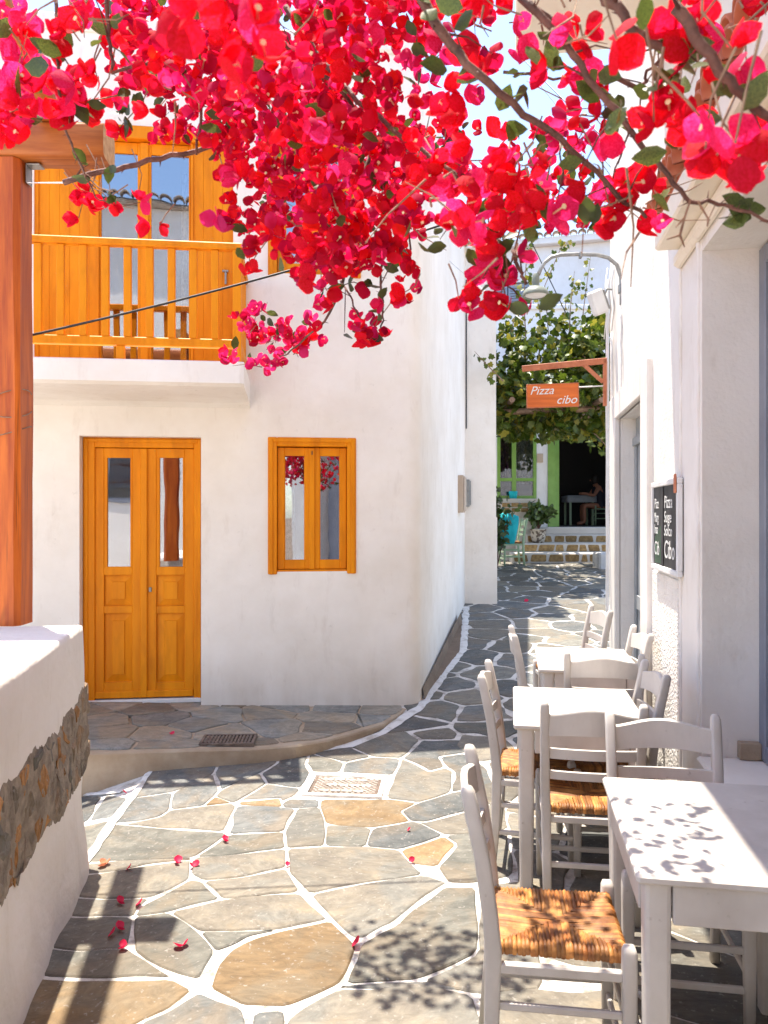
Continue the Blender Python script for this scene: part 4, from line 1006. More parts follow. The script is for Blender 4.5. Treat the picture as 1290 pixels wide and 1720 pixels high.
# ================================================================== shop building on the right (alley frame)
SHOP = thing('shop_building', 'white stuccoed building on the right with deep openings and projecting upper floor', 'building', (0, 0, 0), -TH)
WX = 0.93
def yp(px, X=WX):
    k = (px - CX) / F; c_, s_ = AX.y, AX.x
    return (X * c_ + k * X * s_) / (k * c_ - s_)
def zs(px, py, X=WX):
    y_ = yp(px, X); d = -X * AX.x + y_ * AX.y; return CH - (py - HY) / F * d
YO = 3.99; YB = 4.46; YE = 7.55
d2a, d2b = yp(1085), yp(1040); d2t = zs(1085, 664)
mapS = lambda a, v, z: (WX + v, a, z)
hol = [(-1.5, YO, 0.5, 3.0), (d2a, d2b, -1, d2t)]
mb = wall_grid(-3.0, YE, -.5, 7.0, hol, .28, lambda a, v, z: (WX + v, a, z), step=.5)
mb.f = [tuple(reversed(f)) for f in mb.f]
mb.add([(WX, YE, -.5), (5, YE, -.5), (5, YE, 7.0), (WX, YE, 7.0)], [(0, 1, 2, 3)])
mb.add([(WX, -3, -.5), (5, -3, -.5), (5, -3, 7.0), (WX, -3, 7.0)], [(3, 2, 1, 0)])
mb.add([(WX, -3, 7), (5, -3, 7), (5, YE, 7.0), (WX, YE, 7.0)], [(0, 1, 2, 3)])
mb.add([(5, -3, -.5), (5, YE, -.5), (5, YE, 7.0), (5, -3, 7)], [(0, 1, 2, 3)])
mb.build('wall', 'shop', SHOP)
# pebbledash field under the board, plain pilaster with plaster beads either side
boxpart('pebbledash', 'pebble', SHOP, WX - .008, WX + .01, YB + .06, yp(1096), -.4, zs(1130, 970), .004)
boxpart('pilaster', 'smooth', SHOP, WX - .006, WX + .01, YO + .001, YB, -.4, 3.12, .004)
mb = MB(); 
for yy, r in ((YB - .03, .012), (YO + .03, .014)):
    mb.tube([(WX - .008 + random.uniform(-.003, .003), yy + random.uniform(-.004, .004), z) for z in np.linspace(-.3, 3.1, 60)], [r * random.uniform(.8, 1.25) for _ in range(60)], 7)
mb.build('plaster_bead', 'smooth', SHOP, smooth=True)
# shop door: raised frame, grey leaf with transom
fa, fb, ft = yp(1097), yp(1031), zs(1096, 601)
mb = MB(); mb.box(WX - .04, WX + .02, fa, d2a, -.4, ft, .008); mb.box(WX - .04, WX + .02, d2b, fb, -.4, ft, .008); mb.box(WX - .04, WX + .02, d2a, d2b, d2t, ft, .008); mb.build('door_surround', 'smooth', SHOP)
DR = boxpart('side_door', 'greypaint', SHOP, WX + .14, WX + .19, d2a, d2b, -.3, d2t, .003); DR['label'] = 'closed pale grey side door deep in its frame'
ztr = zs(1085, 722)
boxpart('transom', 'greypaint', DR, WX + .11, WX + .139, d2a + .002, d2b - .002, ztr, ztr + .07, .004)
boxpart('stile', 'greypaint', DR, WX + .125, WX + .139, d2a + .002, d2a + .09, -.2, ztr - .002, .004); boxpart('stile', 'greypaint', DR, WX + .125, WX + .139, d2b - .09, d2b - .002, -.2, ztr - .002, .004)
boxpart('rail', 'greypaint', DR, WX + .125, WX + .139, d2a + .092, d2b - .092, .9, 1.02, .004)
# big opening: blue grey window frame, sill ledge
WF = MB(); xw = 1.19
WF.box(xw, xw + .07, YO - .09, YO - .002, .52, 2.99, .006); WF.box(xw, xw + .07, 1.2, YO - .09, 2.9, 2.99, .006); WF.box(xw, xw + .07, 1.2, YO - .09, .52, .6, .006); WF.box(xw, xw + .07, 2.5, 2.58, .6, 2.9, .006); WF.box(xw, xw + .07, -1.45, 1.2, .52, 2.99, .006)
WN = WF.build('shop_window', 'bluegrey', SHOP); WN['label'] = 'blue grey frame of the large shop opening'
boxpart('inner_frame', 'greypaint', WN, xw + .02, xw + .06, YO - .16, YO - .092, .62, 2.88, .004)
MB().box(xw + .03, xw + .036, 1.2, YO - .16, .6, 2.9, 0).build('pane', 'glass2', WN)
boxpart('sill', 'smooth', SHOP, WX - .03, xw + .06, -1.45, YO + .0, .44, .515, .012)
boxpart('stone_plug', 'cement', SHOP, xw - .10, xw + .0, YO - .05, YO - .003, .518, .60, .004)
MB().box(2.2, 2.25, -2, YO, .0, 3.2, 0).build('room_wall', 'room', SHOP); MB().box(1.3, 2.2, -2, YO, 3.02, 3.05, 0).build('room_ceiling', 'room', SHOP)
# canopy cornice with terracotta tiles
boxpart('cornice', 'cream', SHOP, .77, WX + .01, -2.5, 4.36, 3.13, 3.27, .012); boxpart('cornice_band', 'cream', SHOP, WX - .05, WX + .005, -2.5, YO + .45, 3.05, 3.128, .02)
tl = half_tile(.30, .075).mesh('roof_tile', 'tile', True); tl2 = half_tile(.30, .075).mesh('roof_tile', 'tile', True)
n_t = 26
for i in range(n_t):
    y_ = 4.28 - i * .135
    mobj('roof_tile', tl, SHOP, (.735 + random.uniform(-.012, .012), y_, 3.30 + random.uniform(-.004, .004)), (R(12), 0, R(-90)))
    mobj('roof_tile', tl2, SHOP, (.75 + random.uniform(-.01, .01), y_ - .067, 3.375), (R(-168), 0, R(90)) if False else (R(12), 0, R(-90)))
MB().box(.78, WX, -2.5, 4.33, 3.271, 3.296, .004).build('tile_bed', 'tile', SHOP)
# projecting upper floor
boxpart('upper_overhang', 'cream', SHOP, .03, WX + .02, -3.0, 5.03, 4.64, 4.9, .012)
boxpart('overhang_parapet', 'cream', SHOP, .03, .15, -3.0, 5.03, 4.901, 5.75, .012); boxpart('overhang_parapet', 'cream', SHOP, .15, WX, 4.91, 5.03, 4.901, 5.75, .012)
# corner conduits and cables
def thing_tubes(name, label, cat, tubes, m, n=7):
    mb = MB()
    for pts, r in tubes: mb.tube(pts, r, n)
    o = mb.build(name, m, smooth=True); return tag(o, label, cat)
for i, (px, top, bot, r, lb) in enumerate(((1024, 470, 1075, .016, 'white conduit pipe running down the very corner of the shop wall'), (1031, 560, 1060, .011, 'thin white conduit beside the corner pipe on the shop wall'), (1046, 520, 690, .007, 'short loose white cable hanging by the grey side door head'))):
    y_ = yp(px); d = -WX * AX.x + y_ * AX.y
    pts = [a2w(WX - r - .005 + random.uniform(-.003, .003), y_ + random.uniform(-.01, .01), CH - (top + (bot - top) * k / 14 - HY) / F * d) for k in range(15)]
    thing_tubes('conduit', lb, 'conduit', [(pts, r)], 'pvc')

# chalkboard
ya, yb_ = yp(1151), yp(1105); zt = (zs(1147, 804) + zs(1106, 810)) / 2; zb2 = (zs(1148, 969) + zs(1108, 955)) / 2
CBt = thing('chalkboard', 'black menu chalkboard in a white frame on the shop wall above the pebbledash', 'chalkboard', tuple(a2w(WX - .012, ya, zb2)), -TH)
bw = yb_ - ya; bh = zt - zb2
boxpart('board', 'chalk', CBt, -.018, -.004, .03, bw - .03, .03, bh - .03, .001)
mb = MB()
for a in ((0, bw, 0, .032), (0, bw, bh - .032, bh), (0, .032, .032, bh - .032), (bw - .032, bw, .032, bh - .032)): mb.box(-.03, 0, a[0], a[1], a[2], a[3], .004)
mb.build('frame', 'pvc', CBt)
boxpart('corner_clip', 'signpost', CBt, -.040, -.031, .004, .05, bh - .085, bh + .02, .004)
boxpart('mullion_strip', 'chalk', CBt, -.024, -.0185, bw * .55, bw * .63, .033, bh - .033, .002)
def chalk(s, yfrac, z, size, m='chalkwhite', sx=1.0):
    me = text_mesh('chalk_lettering', s, size, m, shear=.12, extrude=.0005)
    o = mobj('chalk_lettering', me, CBt, (-.0195, bw * yfrac, z), Euler((R(90), 0, R(-90)))); o.scale = (sx, 1, 1); return o
for s, z, sz, sx in (('Pizza', .70, .105, 1.12), ('Suge', .545, .095, 1.2), ('Solco', .40, .09, 1.15), ('Cibo', .16, .15, 1.0)): chalk(s, .53, bh * z, sz, sx=sx)
for s, z, sz, sx in (('Pizz', .70, .09, 1.0), ('Marg', .545, .085, .8), ('Insa', .41, .085, .9), ('Cib', .17, .12, .95)): chalk(s, .93, bh * z, sz, sx=sx)
mb = MB()
for k in range(5): mb.box(-.0198, -.0188, bw * (.60 + .05 * k) + .06, bw * (.60 + .05 * k) + .064, bh * .08, bh * (.5 - .03 * k), 0)
mb.build('chalk_strokes', 'chalkgreen', CBt)

# hanging pizza sign
d_s = 7.25
root = P(1016, 680, d_s)
SG = thing('hanging_sign', 'orange wooden pizza sign hanging from a timber wall bracket', 'sign', tuple(root), -TH * .6)
inv = Matrix.Rotation(TH * .6, 3, 'Z')
def sl(px, py, dd=0.0): q = inv @ (P(px, py, d_s + dd) - root); return Vector((q.x, 0, q.z))
w_ = .032
mb = MB(); a = sl(1016, 682); b = sl(1016, 603); mb.box(a.x - w_ / 2, a.x + w_ / 2, -w_ / 2, w_ / 2, a.z, b.z, .003); mb.build('bracket_post', 'signpost', SG)
mb = MB().bar(sl(1019, 606), sl(878, 617), w_, .055, .003); mb.build('bracket_arm', 'signpost', SG)
mb = MB().bar(sl(1013, 642), sl(978, 609), .028, .035, .003); mb.build('brace', 'signpost', SG)
mb = MB().tube([sl(1014, 648), sl(965, 650), sl(890, 649)], .007, 8); mb.build('hanging_rod', 'pvc', SG)
q0 = sl(885, 684); q1 = sl(972, 644)
tilt = R(1.2)
pl = 3; hgt = (q1.z - q0.z)
mm = Matrix.Translation(((q0.x + q1.x) / 2, -.03, (q0.z + q1.z) / 2)) @ Matrix.Rotation(-tilt, 4, 'Y'); wid = q1.x - q0.x
mb = MB(); mb.box(-wid / 2, wid / 2, -.012, .012, -hgt / 2, hgt / 2, .003, mm); mb.build('board', 'signboard', SG)
mb = MB(); t_ = .007
for a in ((-wid / 2, wid / 2, -hgt / 2, -hgt / 2 + t_), (-wid / 2, wid / 2, hgt / 2 - t_, hgt / 2), (-wid / 2, -wid / 2 + t_, -hgt / 2 + t_, hgt / 2 - t_), (wid / 2 - t_, wid / 2, -hgt / 2 + t_, hgt / 2 - t_)): mb.box(a[0], a[1], -.016, -.0125, a[2], a[3], .001, mm)
mb.build('edge_trim', 'signpost', SG)
for s, x, z, sz in (('Pizza', -wid * .44, hgt * .06, .112), ('cibo', wid * .06, -hgt * .36, .112)):
    me = text_mesh('sign_lettering', s, sz, 'letter', shear=.35, extrude=.001); o = mobj('sign_lettering', me, SG); o.matrix_local = mm @ Matrix.Translation((x, -.0138, z)) @ Matrix.Rotation(R(90), 4, 'X')

# street lamp on a curved wall arm, floodlight box below it
dl = 6.6
LP = thing('street_lamp', 'grey-green street lamp on a curved steel arm from the shop wall', 'lamp', tuple(P(1045, 515, dl)))
o0 = P(1045, 515, dl)
pts = [P(*q, dl) - o0 for q in ((1044, 512), (1044, 485), (1043, 465), (1036, 445), (1022, 433), (1003, 428), (970, 427), (942, 428), (926, 432), (915, 441), (908, 452), (904, 462))]
MB().tube(pts, .017, 10).build('arm', 'galv', LP, smooth=True)
q = P(1045, 483, dl) - o0; boxpart('clamp', 'galv', LP, q.x - .03, q.x + .03, -.03, .03, q.z - .05, q.z + .03, .006)
q = P(975, 428, dl) - o0; boxpart('joint_clip', 'galv', LP, q.x - .012, q.x + .012, -.022, .022, q.z - .03, q.z + .025, .004)
q = P(900, 497, dl) - o0
MB().lathe([(.02, .19), (.03, .17), (.035, .12), (.03, .10), (.035, .08), (.07, .07), (.10, .045), (.113, .02), (.117, 0), (.112, -.004), (.10, .0), (.09, .012)], 24, tuple(q)).build('shade', 'greenmetal', LP, smooth=True)
MB().lathe([(.0, -.012), (.05, -.008), (.085, .0), (.092, .012)], 20, tuple(q)).build('lens', 'pvc', LP, smooth=True)
fl = P(1004, 508, 6.95)
FD = thing('floodlight', 'white slanted floodlight box hanging beside the street lamp arm', 'floodlight', tuple(fl)); FD.rotation_euler = (R(10), R(-22), 0)
boxpart('housing', 'pvc', FD, -.065, .065, -.05, .05, -.11, .11, .015); boxpart('back_ribs', 'galv', FD, .066, .08, -.04, .04, -.09, .09, .004)
MB().tube([(.07, 0, .03), (.12, .0, .08), (.16, 0, .06)], .01, 6).build('mount', 'galv', FD)
cable_pts = [P(1028, 440, 7.0), P(1022, 480, 7.0), P(1026, 520, 7.0), P(1022, 560, 7.05)]
thing_tubes('wall_cable', 'bundle of loose cables hanging at the shop corner behind the floodlight', 'cable', [(cable_pts, .008), ([p + Vector((.03, 0, .02)) for p in cable_pts], .006), ([p + Vector((-.035, .02, -.05)) for p in cable_pts], .005)], 'pvc', 5)

# ================================================================== restaurant at the end of the alley
RY = 16.8
def rp(px, py, y): q = P(px, py, y); return q.x, q.z
REST = thing('restaurant', 'shaded restaurant front with lime green door and window frames at the alley end', 'building', (2.3, RY, .7))
ox, oz = 2.3, .7
def rx(px, y=RY): return (px - CX) / F * y - ox
def rz(py, y=RY): return CH - (py - HY) / F * y - oz
FLZ = rz(885, RY - .0)
wx0, wx1, wz0, wz1 = rx(835), rx(901), rz(838), rz(728)
dx0, dx1 = rx(920), rx(1062)
RTOP = rz(520)
mb = wall_grid(-2.5, 5.2, -1.0, RTOP, [(wx0, wx1, wz0, wz1), (dx0, dx1, FLZ, FLZ + 2.5)], .3, lambda a, v, z: (a, v, z), step=.8)
mb.build('wall', 'farwall', REST)
boxpart('coping', 'farwall', REST, -2.5, 5.2, -.06, .3, RTOP, RTOP + .1, .01)
mb = MB()
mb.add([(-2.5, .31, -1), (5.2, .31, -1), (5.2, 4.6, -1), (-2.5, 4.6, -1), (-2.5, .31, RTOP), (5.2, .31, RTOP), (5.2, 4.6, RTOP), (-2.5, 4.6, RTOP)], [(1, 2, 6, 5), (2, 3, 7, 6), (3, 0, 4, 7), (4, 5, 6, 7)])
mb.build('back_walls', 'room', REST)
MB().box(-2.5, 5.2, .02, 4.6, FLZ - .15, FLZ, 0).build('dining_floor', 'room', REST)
mb = MB(); f_ = .07
for a in ((wx0, wx0 + f_, wz0, wz1), (wx1 - f_, wx1, wz0, wz1), (wx0 + f_, wx1 - f_, wz0, wz0 + f_), (wx0 + f_, wx1 - f_, wz1 - f_, wz1), (rx(863) - .04, rx(863) + .05, wz0 + f_, wz1 - f_), (wx0 + f_, rx(863) - .04, rz(806) - .03, rz(806) + .04), (rx(863) + .05, wx1 - f_, rz(806) - .03, rz(806) + .04)): mb.box(a[0], a[1], -.02, .06, a[2], a[3], .005)
RW = mb.build('window', 'greenpaint', REST)
pane(RW, wx0 + f_, wx1 - f_, wz0 + f_, wz1 - f_, .03, 'glass2')
curtain(rx(842), rx(857), rz(806), wz1, .2, 'purple', REST, waves=3); curtain(rx(864), rx(898), rz(812), wz1, .2, 'lace', REST, waves=6); curtain(rx(834), rx(842), rz(806), wz1, .22, 'lace', REST, waves=2)
mb = MB(); mb.box(dx0, dx0 + .16, -.03, .1, FLZ, FLZ + 2.5, .008); mb.box(dx0 + .17, dx0 + .26, .04, .12, FLZ, FLZ + 2.45, .006); mb.box(dx1 - .16, dx1, -.03, .1, FLZ, FLZ + 2.5, .008); mb.box(dx0 + .16, dx1 - .16, -.03, .1, FLZ + 2.38, FLZ + 2.5, .008)
mb.build('door_frame', 'greenpaint', REST)
boxpart('wall_plaque', 'beige', REST, rx(902), rx(912), -.02, -.002, rz(777), rz(762), .003)
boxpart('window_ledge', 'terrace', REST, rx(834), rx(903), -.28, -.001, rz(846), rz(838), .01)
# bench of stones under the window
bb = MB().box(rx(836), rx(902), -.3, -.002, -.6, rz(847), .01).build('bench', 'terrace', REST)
for i in range(4):
    for j in range(2): boxpart('bench_stone', 'brickstone', bb, rx(840) + i * .2, rx(840) + i * .2 + .16, -.315, -.29, rz(860) + j * .11, rz(860) + j * .11 + .085, .012)
# three steps with stones set in white mortar
ST = thing('entrance_steps', 'three white-jointed brown stone steps leading up to the restaurant door', 'steps', (2.6, 15.55, .7))
tops = [(15.55, .93), (15.97, 1.11), (16.39, 1.285)]
lft = [(861, 15.55), (872, 15.97), (884, 16.39)]
zprev = .55
for i, ((yy, zt_), (lp, ly)) in enumerate(zip(tops, lft)):
    x0 = (lp - CX) / F * ly; x1 = 5.6; nexty = tops[i + 1][0] if i < 2 else RY
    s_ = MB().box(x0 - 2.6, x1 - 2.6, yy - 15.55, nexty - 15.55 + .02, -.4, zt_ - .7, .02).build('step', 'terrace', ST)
    x = x0 + .04; rh = zt_ - (tops[i - 1][1] if i else .73)
    while x < 5.2:
        wdt = random.uniform(.13, .34)
        zlo = (tops[i - 1][1] if i else .74) + .012; zhi = zt_ - .026
        p = [(x, zlo), (x + wdt, zlo), (x + wdt + random.uniform(-.04, .04), zhi), (x + random.uniform(-.03, .04), zhi)]
        p = [q2 for q1 in zip(p, p[1:] + p[:1]) for q2 in ((q1[0][0] * .9 + q1[1][0] * .1, q1[0][1] * .9 + q1[1][1] * .1), (q1[0][0] * .1 + q1[1][0] * .9, q1[0][1] * .1 + q1[1][1] * .9))]; n = len(p)
        MB().add([(a - 2.6, yy - 15.55 + .005, b - .7) for a, b in p] + [(a - 2.6, yy - 15.55 - .010, b - .7) for a, b in inset(p, .008)], [(i2, (i2 + 1) % n, n + (i2 + 1) % n, n + i2) for i2 in range(n)] + [tuple(range(n, 2 * n))]).build('step_stone', 'brickstone', s_)
        x += wdt + .035
tag(MB().box(4.02, 4.60, 14.35, 14.85, .5, g(4.2, 14.5) + .30, .03).build('plinth_block', 'block'), 'low grey painted block at the right end of the stone steps', 'block')
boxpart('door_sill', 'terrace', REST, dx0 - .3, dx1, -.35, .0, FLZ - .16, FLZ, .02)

# ------------------------------------------------------------------ chairs and tables
def tapered_post(path, w, d, top_round=True, n=8):
    """post of rounded-rectangle section along a path in the y-z plane"""
    mb = MB(); vs = []; K = len(path)
    for i, (x, y, z, s) in enumerate(path):
        for j in range(n):
            a = 2 * math.pi * (j + .5) / n; cx_ = math.cos(a); sy = math.sin(a)
            q = (abs(cx_) ** .36 * (1 if cx_ > 0 else -1), abs(sy) ** .36 * (1 if sy > 0 else -1))
            vs.append((x + q[0] * w / 2 * s, y + q[1] * d / 2 * s, z))
    fs = [(i * n + j, i * n + (j + 1) % n, (i + 1) * n + (j + 1) % n, (i + 1) * n + j) for i in range(K - 1) for j in range(n)] + [tuple(range((K - 1) * n, K * n)), tuple(reversed(range(n)))]
    mb.add(vs, fs); return mb
def rush_seat(wf, wb, dp, z, th=.034, ns=30):
    """rush seat: every strand wraps over a rail and runs in to the diagonal, four fields meeting in the middle"""
    mb = MB()
    def P2(u, v): w = wf * (v * .5 + .5) + wb * (.5 - v * .5); return Vector((u * w / 2, v * dp / 2, 0))
    for fld in range(4):
        for k in range(ns):
            t = -1 + 2 * (k + .5) / ns; t += random.uniform(-.25, .25) / ns; t = max(-.985, min(.985, t)); inn = max(abs(t) - .02, .02)
            hh = 1.3 / ns; lift = random.uniform(-.0015, .0025)
            st = [(1.0, -th), (1.03, -th * .55), (1.015, -.006), (.95, .002)] + [(.95 + (inn - .95) * q, .002 - .010 * (1 - (.95 + (inn - .95) * q)) ** .8) for q in (.35, .7, 1.0)] if inn < .9 else [(1.0, -th), (1.03, -th * .55), (1.015, -.006), (inn, .0)]
            wob = random.uniform(-.3, .3) / ns
            rings = []
            for a, h in st:
                for e, dh in ((-1, -.004), (0, .003), (1, -.004)):
                    tt_ = t + e * hh * .78 + wob * (1 - a)
                    u, v = ((a, tt_) if fld == 0 else (-a, tt_) if fld == 1 else (tt_, a) if fld == 2 else (tt_, -a))
                    p = P2(u, v); vert = h < -.005
                    if vert: p = p + (P2(u * 1.015, v * 1.0) - p if fld < 2 else P2(u, v * 1.015) - p) * (1 if e == 0 else 0)
                    rings.append((p.x, p.y, z + h + lift + (0 if vert else dh)))
            n = len(st); mb.add(rings, [(r * 3 + c_, r * 3 + c_ + 1, r * 3 + c_ + 4, r * 3 + c_ + 3) for r in range(n - 1) for c_ in range(2)])
    a = [P2(-.99, -.99), P2(.99, -.99), P2(.99, .99), P2(-.99, .99)]
    mb.add([(p.x, p.y, z - th * .9) for p in a] + [(p.x * .9, p.y * .9, z - .022) for p in a], [(3, 2, 1, 0), (0, 1, 5, 4), (1, 2, 6, 5), (2, 3, 7, 6), (3, 0, 4, 7), (4, 5, 6, 7)])
    return mb
SW, SD, SZ = .42, .40, .455
def make_chair(label, group, paint='white', low=False):
    t = thing('taverna_chair', label, 'chair', group=group)
    hw = SW / 2 - .018
    for s in (-1, 1):
        path = [(s * (hw - .01), -SD / 2 - .01, 0, .85), (s * (hw - .008), -SD / 2 + .008, .2, .95), (s * (hw - .005), -SD / 2 + .015, SZ, 1.05), (s * hw, -SD / 2 + .005, .56, 1.0), (s * (hw + .002), -SD / 2 - .018, .72, .98), (s * (hw + .004), -SD / 2 - .050, .87, .95), (s * (hw + .005), -SD / 2 - .058, .905, .9), (s * (hw + .005), -SD / 2 - .060, .918, .62), (s * (hw + .005), -SD / 2 - .060, .922, .25)]
        tapered_post(path, .039, .045, n=12).build('back_post', paint, t, smooth=True)
        path = [(s * hw, SD / 2 - .012, 0, .8), (s * hw, SD / 2 - .012, .2, .95), (s * hw, SD / 2 - .012, SZ - .03, 1.05), (s * hw, SD / 2 - .012, SZ + .025, 1.0), (s * hw, SD / 2 - .012, SZ + .038, .75), (s * hw, SD / 2 - .012, SZ + .042, .3)]
        tapered_post(path, .040, .040, n=12).build('leg', paint, t, smooth=True)
    def yb(z): return -SD / 2 + .015 + (0 if z < .5 else -(z - .5) * .165)
    # arched top rail
    mb = MB(); K = 15; z0_ = .775
    for i in range(K):
        u = -1 + 2 * i / (K - 1); x = u * (hw - .012); yv = yb(.83) - .022 * (1 - u * u); top = .865 + .028 * math.cos(u * math.pi / 2) ** 1.5; bot = z0_ + .010 * (1 - u * u)
        tt = .011
        mb.v += [(x, yv - tt, bot), (x, yv + tt, bot), (x, yv + tt - .012, top - .004), (x, yv + tt - .018, top), (x, yv - tt - .010, top), (x, yv - tt - .012, top - .006)]
    for i in range(K - 1):
        for j in range(6): mb.f.append((i * 6 + j, i * 6 + (j + 1) % 6, (i + 1) * 6 + (j + 1) % 6, (i + 1) * 6 + j)); mb.mi.append(0)
    mb.build('top_rail', paint, t)
    for z, h in ((.675, .042), (.585, .034)):
        mb = MB(); K = 9
        for i in range(K):
            u = -1 + 2 * i / (K - 1); x = u * (hw - .008); yv = yb(z) - .018 * (1 - u * u)
            mb.v += [(x, yv - .009, z), (x, yv + .009, z), (x, yv + .006, z + h), (x, yv - .010, z + h)]
        for i in range(K - 1):
            for j in range(4): mb.f.append((i * 4 + j, i * 4 + (j + 1) % 4, (i + 1) * 4 + (j + 1) % 4, (i + 1) * 4 + j)); mb.mi.append(0)
        mb.build('back_slat', paint, t)
    for s in (-1, 1):
        MB().bar((s * hw, -SD / 2 + .02, SZ - .045), (s * hw, SD / 2 - .03, SZ - .045), .022, .03, .004).build('seat_rail', paint, t)
        for z in (.30, .17): MB().bar((s * (hw - .004), -SD / 2 + .012, z), (s * hw, SD / 2 - .03, z), .016, .022, .004).build('stretcher', paint, t)
    MB().bar((-hw + .02, SD / 2 - .012, SZ - .045), (hw - .02, SD / 2 - .012, SZ - .045), .022, .03, .004).build('seat_rail', paint, t)
    MB().bar((-hw + .02, -SD / 2 + .015, SZ - .045), (hw - .02, -SD / 2 + .015, SZ - .045), .022, .03, .004).build('seat_rail', paint, t)
    for yv, z in ((SD / 2 - .012, .26), (SD / 2 - .012, .13), (-SD / 2 + .01, .22)): MB().bar((-hw + .015, yv, z), (hw - .015, yv, z), .016, .024, .004).build('stretcher', paint, t)
    mobj('rush_seat', rush_seat(SW - .075, SW - .09, SD - .035, SZ + .012).mesh('rush_seat', 'straw', True), t, (0, .004, 0))
    return t
CG = 'white taverna chairs set at the tables'
chair0 = make_chair('nearest white chair with its whole rush seat in view, left of the front table', CG)
def tcorner(xp0, yp0): return a2w(xp0, yp0)
# facing: rz rotates local +y (the way the sitter looks)
RT_ = -TH - R(90); LT_ = -TH + R(90)
def cpos(xp_, yp_): w = a2w(xp_, yp_); return (w.x, w.y, g(w.x, w.y) + .010)
def set_chair(o, xp_, yp_, rz): o.location = cpos(xp_, yp_); o.rotation_euler = (0, 0, rz)
set_chair(chair0, .13, 2.40, RT_ + R(2))
specs = [
 (.33, 3.50, -TH + R(1), 'white chair seen from behind tucked under the second table, rush seat behind its slats'),
 (.58, 2.87, -TH + R(180), 'white chair facing the camera from behind the front table, seat hidden'),
 (.13, 3.90, RT_ + R(-3), 'white chair on the left of the second table with a bright rush seat'),
 (.27, 5.07, RT_ + R(3), 'white chair on the left of the third and farthest table, beside the paving'),
 (.51, 4.62, -TH + R(-1), 'white chair seen from behind at the near side of the farthest table'),
 (.46, 4.02, LT_ + R(5), 'white chair on the right of the second table, back to the pebbledash wall'),
 (.58, 5.16, LT_ + R(6), 'white chair on the right of the farthest table, back to the pebbledash wall'),
 (.42, 5.95, LT_ + R(14), 'farthest white chair standing alone behind the third table'),
 (.44, 1.33, -TH, 'white chair at the bottom edge with only the tip of its back showing'),
]
chairs = [chair0]
for xp_, yp_, rz_, lb in specs: chairs.append(dup(chair0, cpos(xp_, yp_), rz_, lb, CG))
TW, TL, TZ = .60, .77, .75
def make_table(label):
    t = thing('cafe_table', label, 'table', group='white wooden cafe tables')
    MB().box(-TW / 2, TW / 2, -TL / 2, TL / 2, TZ - .028, TZ, .008).build('tabletop', 'white', t)
    i_ = .03
    for s in (-1, 1):
        MB().box(s * (TW / 2 - i_) - .011, s * (TW / 2 - i_) + .011, -TL / 2 + .095, TL / 2 - .095, TZ - .135, TZ - .0285, .003).build('apron', 'white', t)
        MB().box(-TW / 2 + .095, TW / 2 - .095, s * (TL / 2 - i_) - .011, s * (TL / 2 - i_) + .011, TZ - .135, TZ - .0285, .003).build('apron', 'white', t)
        for s2 in (-1, 1):
            x, y = s * (TW / 2 - .058), s2 * (TL / 2 - .058)
            tapered_post([(x, y, 0, .82), (x, y, .3, .93), (x, y, TZ - .0285, 1.0)], .072, .072, n=12).build('leg', 'white', t)
    return t
tab0 = make_table('front white table with leaf shadows on its top and one corner in shade')
def tpos(xl, yn, L=TL): w = a2w(xl + TW / 2, yn + L / 2); return (w.x, w.y, g(w.x, w.y) + .010)
tab0.location = tpos(.325, 2.09); tab0.rotation_euler = (0, 0, -TH)
tab1 = dup(tab0, tpos(.012, 3.50), -TH, 'second white table from the front, fully sunlit, between two rush chairs')
tab2 = dup(tab0, tpos(.163, 4.67), -TH, 'third and farthest white table, smallest in view, before the sunlit alley patch')

# ================================================================== far end: chairs, pots, person
gch = make_chair('pale green ladder-back chair standing in front of the restaurant steps', None, 'palegreen')
gch.location = (2.52, 15.2, g(2.52, 15.2)); gch.rotation_euler = (0, 0, R(95)); gch.pop('group', None) if 'group' in gch else None
# turquoise cushion on the chair
def pillow(w, h, th, n=14):
    mb = MB(); vs = []
    for s in (1, -1):
        for i in range(n + 1):
            for j in range(n + 1):
                u = -1 + 2 * i / n; v = -1 + 2 * j / n; k = (1 - u ** 4) * (1 - v ** 4); k = max(0, k) ** .5
                pin = 1 - .10 * (u * u * v * v)
                vs.append((u * w / 2 * pin, s * th / 2 * k + .004 * math.sin(u * 9 + v * 5), v * h / 2 * pin))
    w2 = n + 1; N2 = w2 * w2; fs = []
    for i in range(n):
        for j in range(n):
            a = i * w2 + j; fs.append((a, a + w2, a + w2 + 1, a + 1)); fs.append((N2 + a, N2 + a + 1, N2 + a + w2 + 1, N2 + a + w2))
    return mb.add(vs, fs)
o = pillow(.46, .62, .22).build('cushion', 'teal', smooth=True); o.location = (2.39, 15.0, g(2.4, 15.1) + .72); o.rotation_euler = (R(6), R(8), R(12)); tag(o, 'bulging turquoise cushion leaning on the pale green chair', 'cushion')
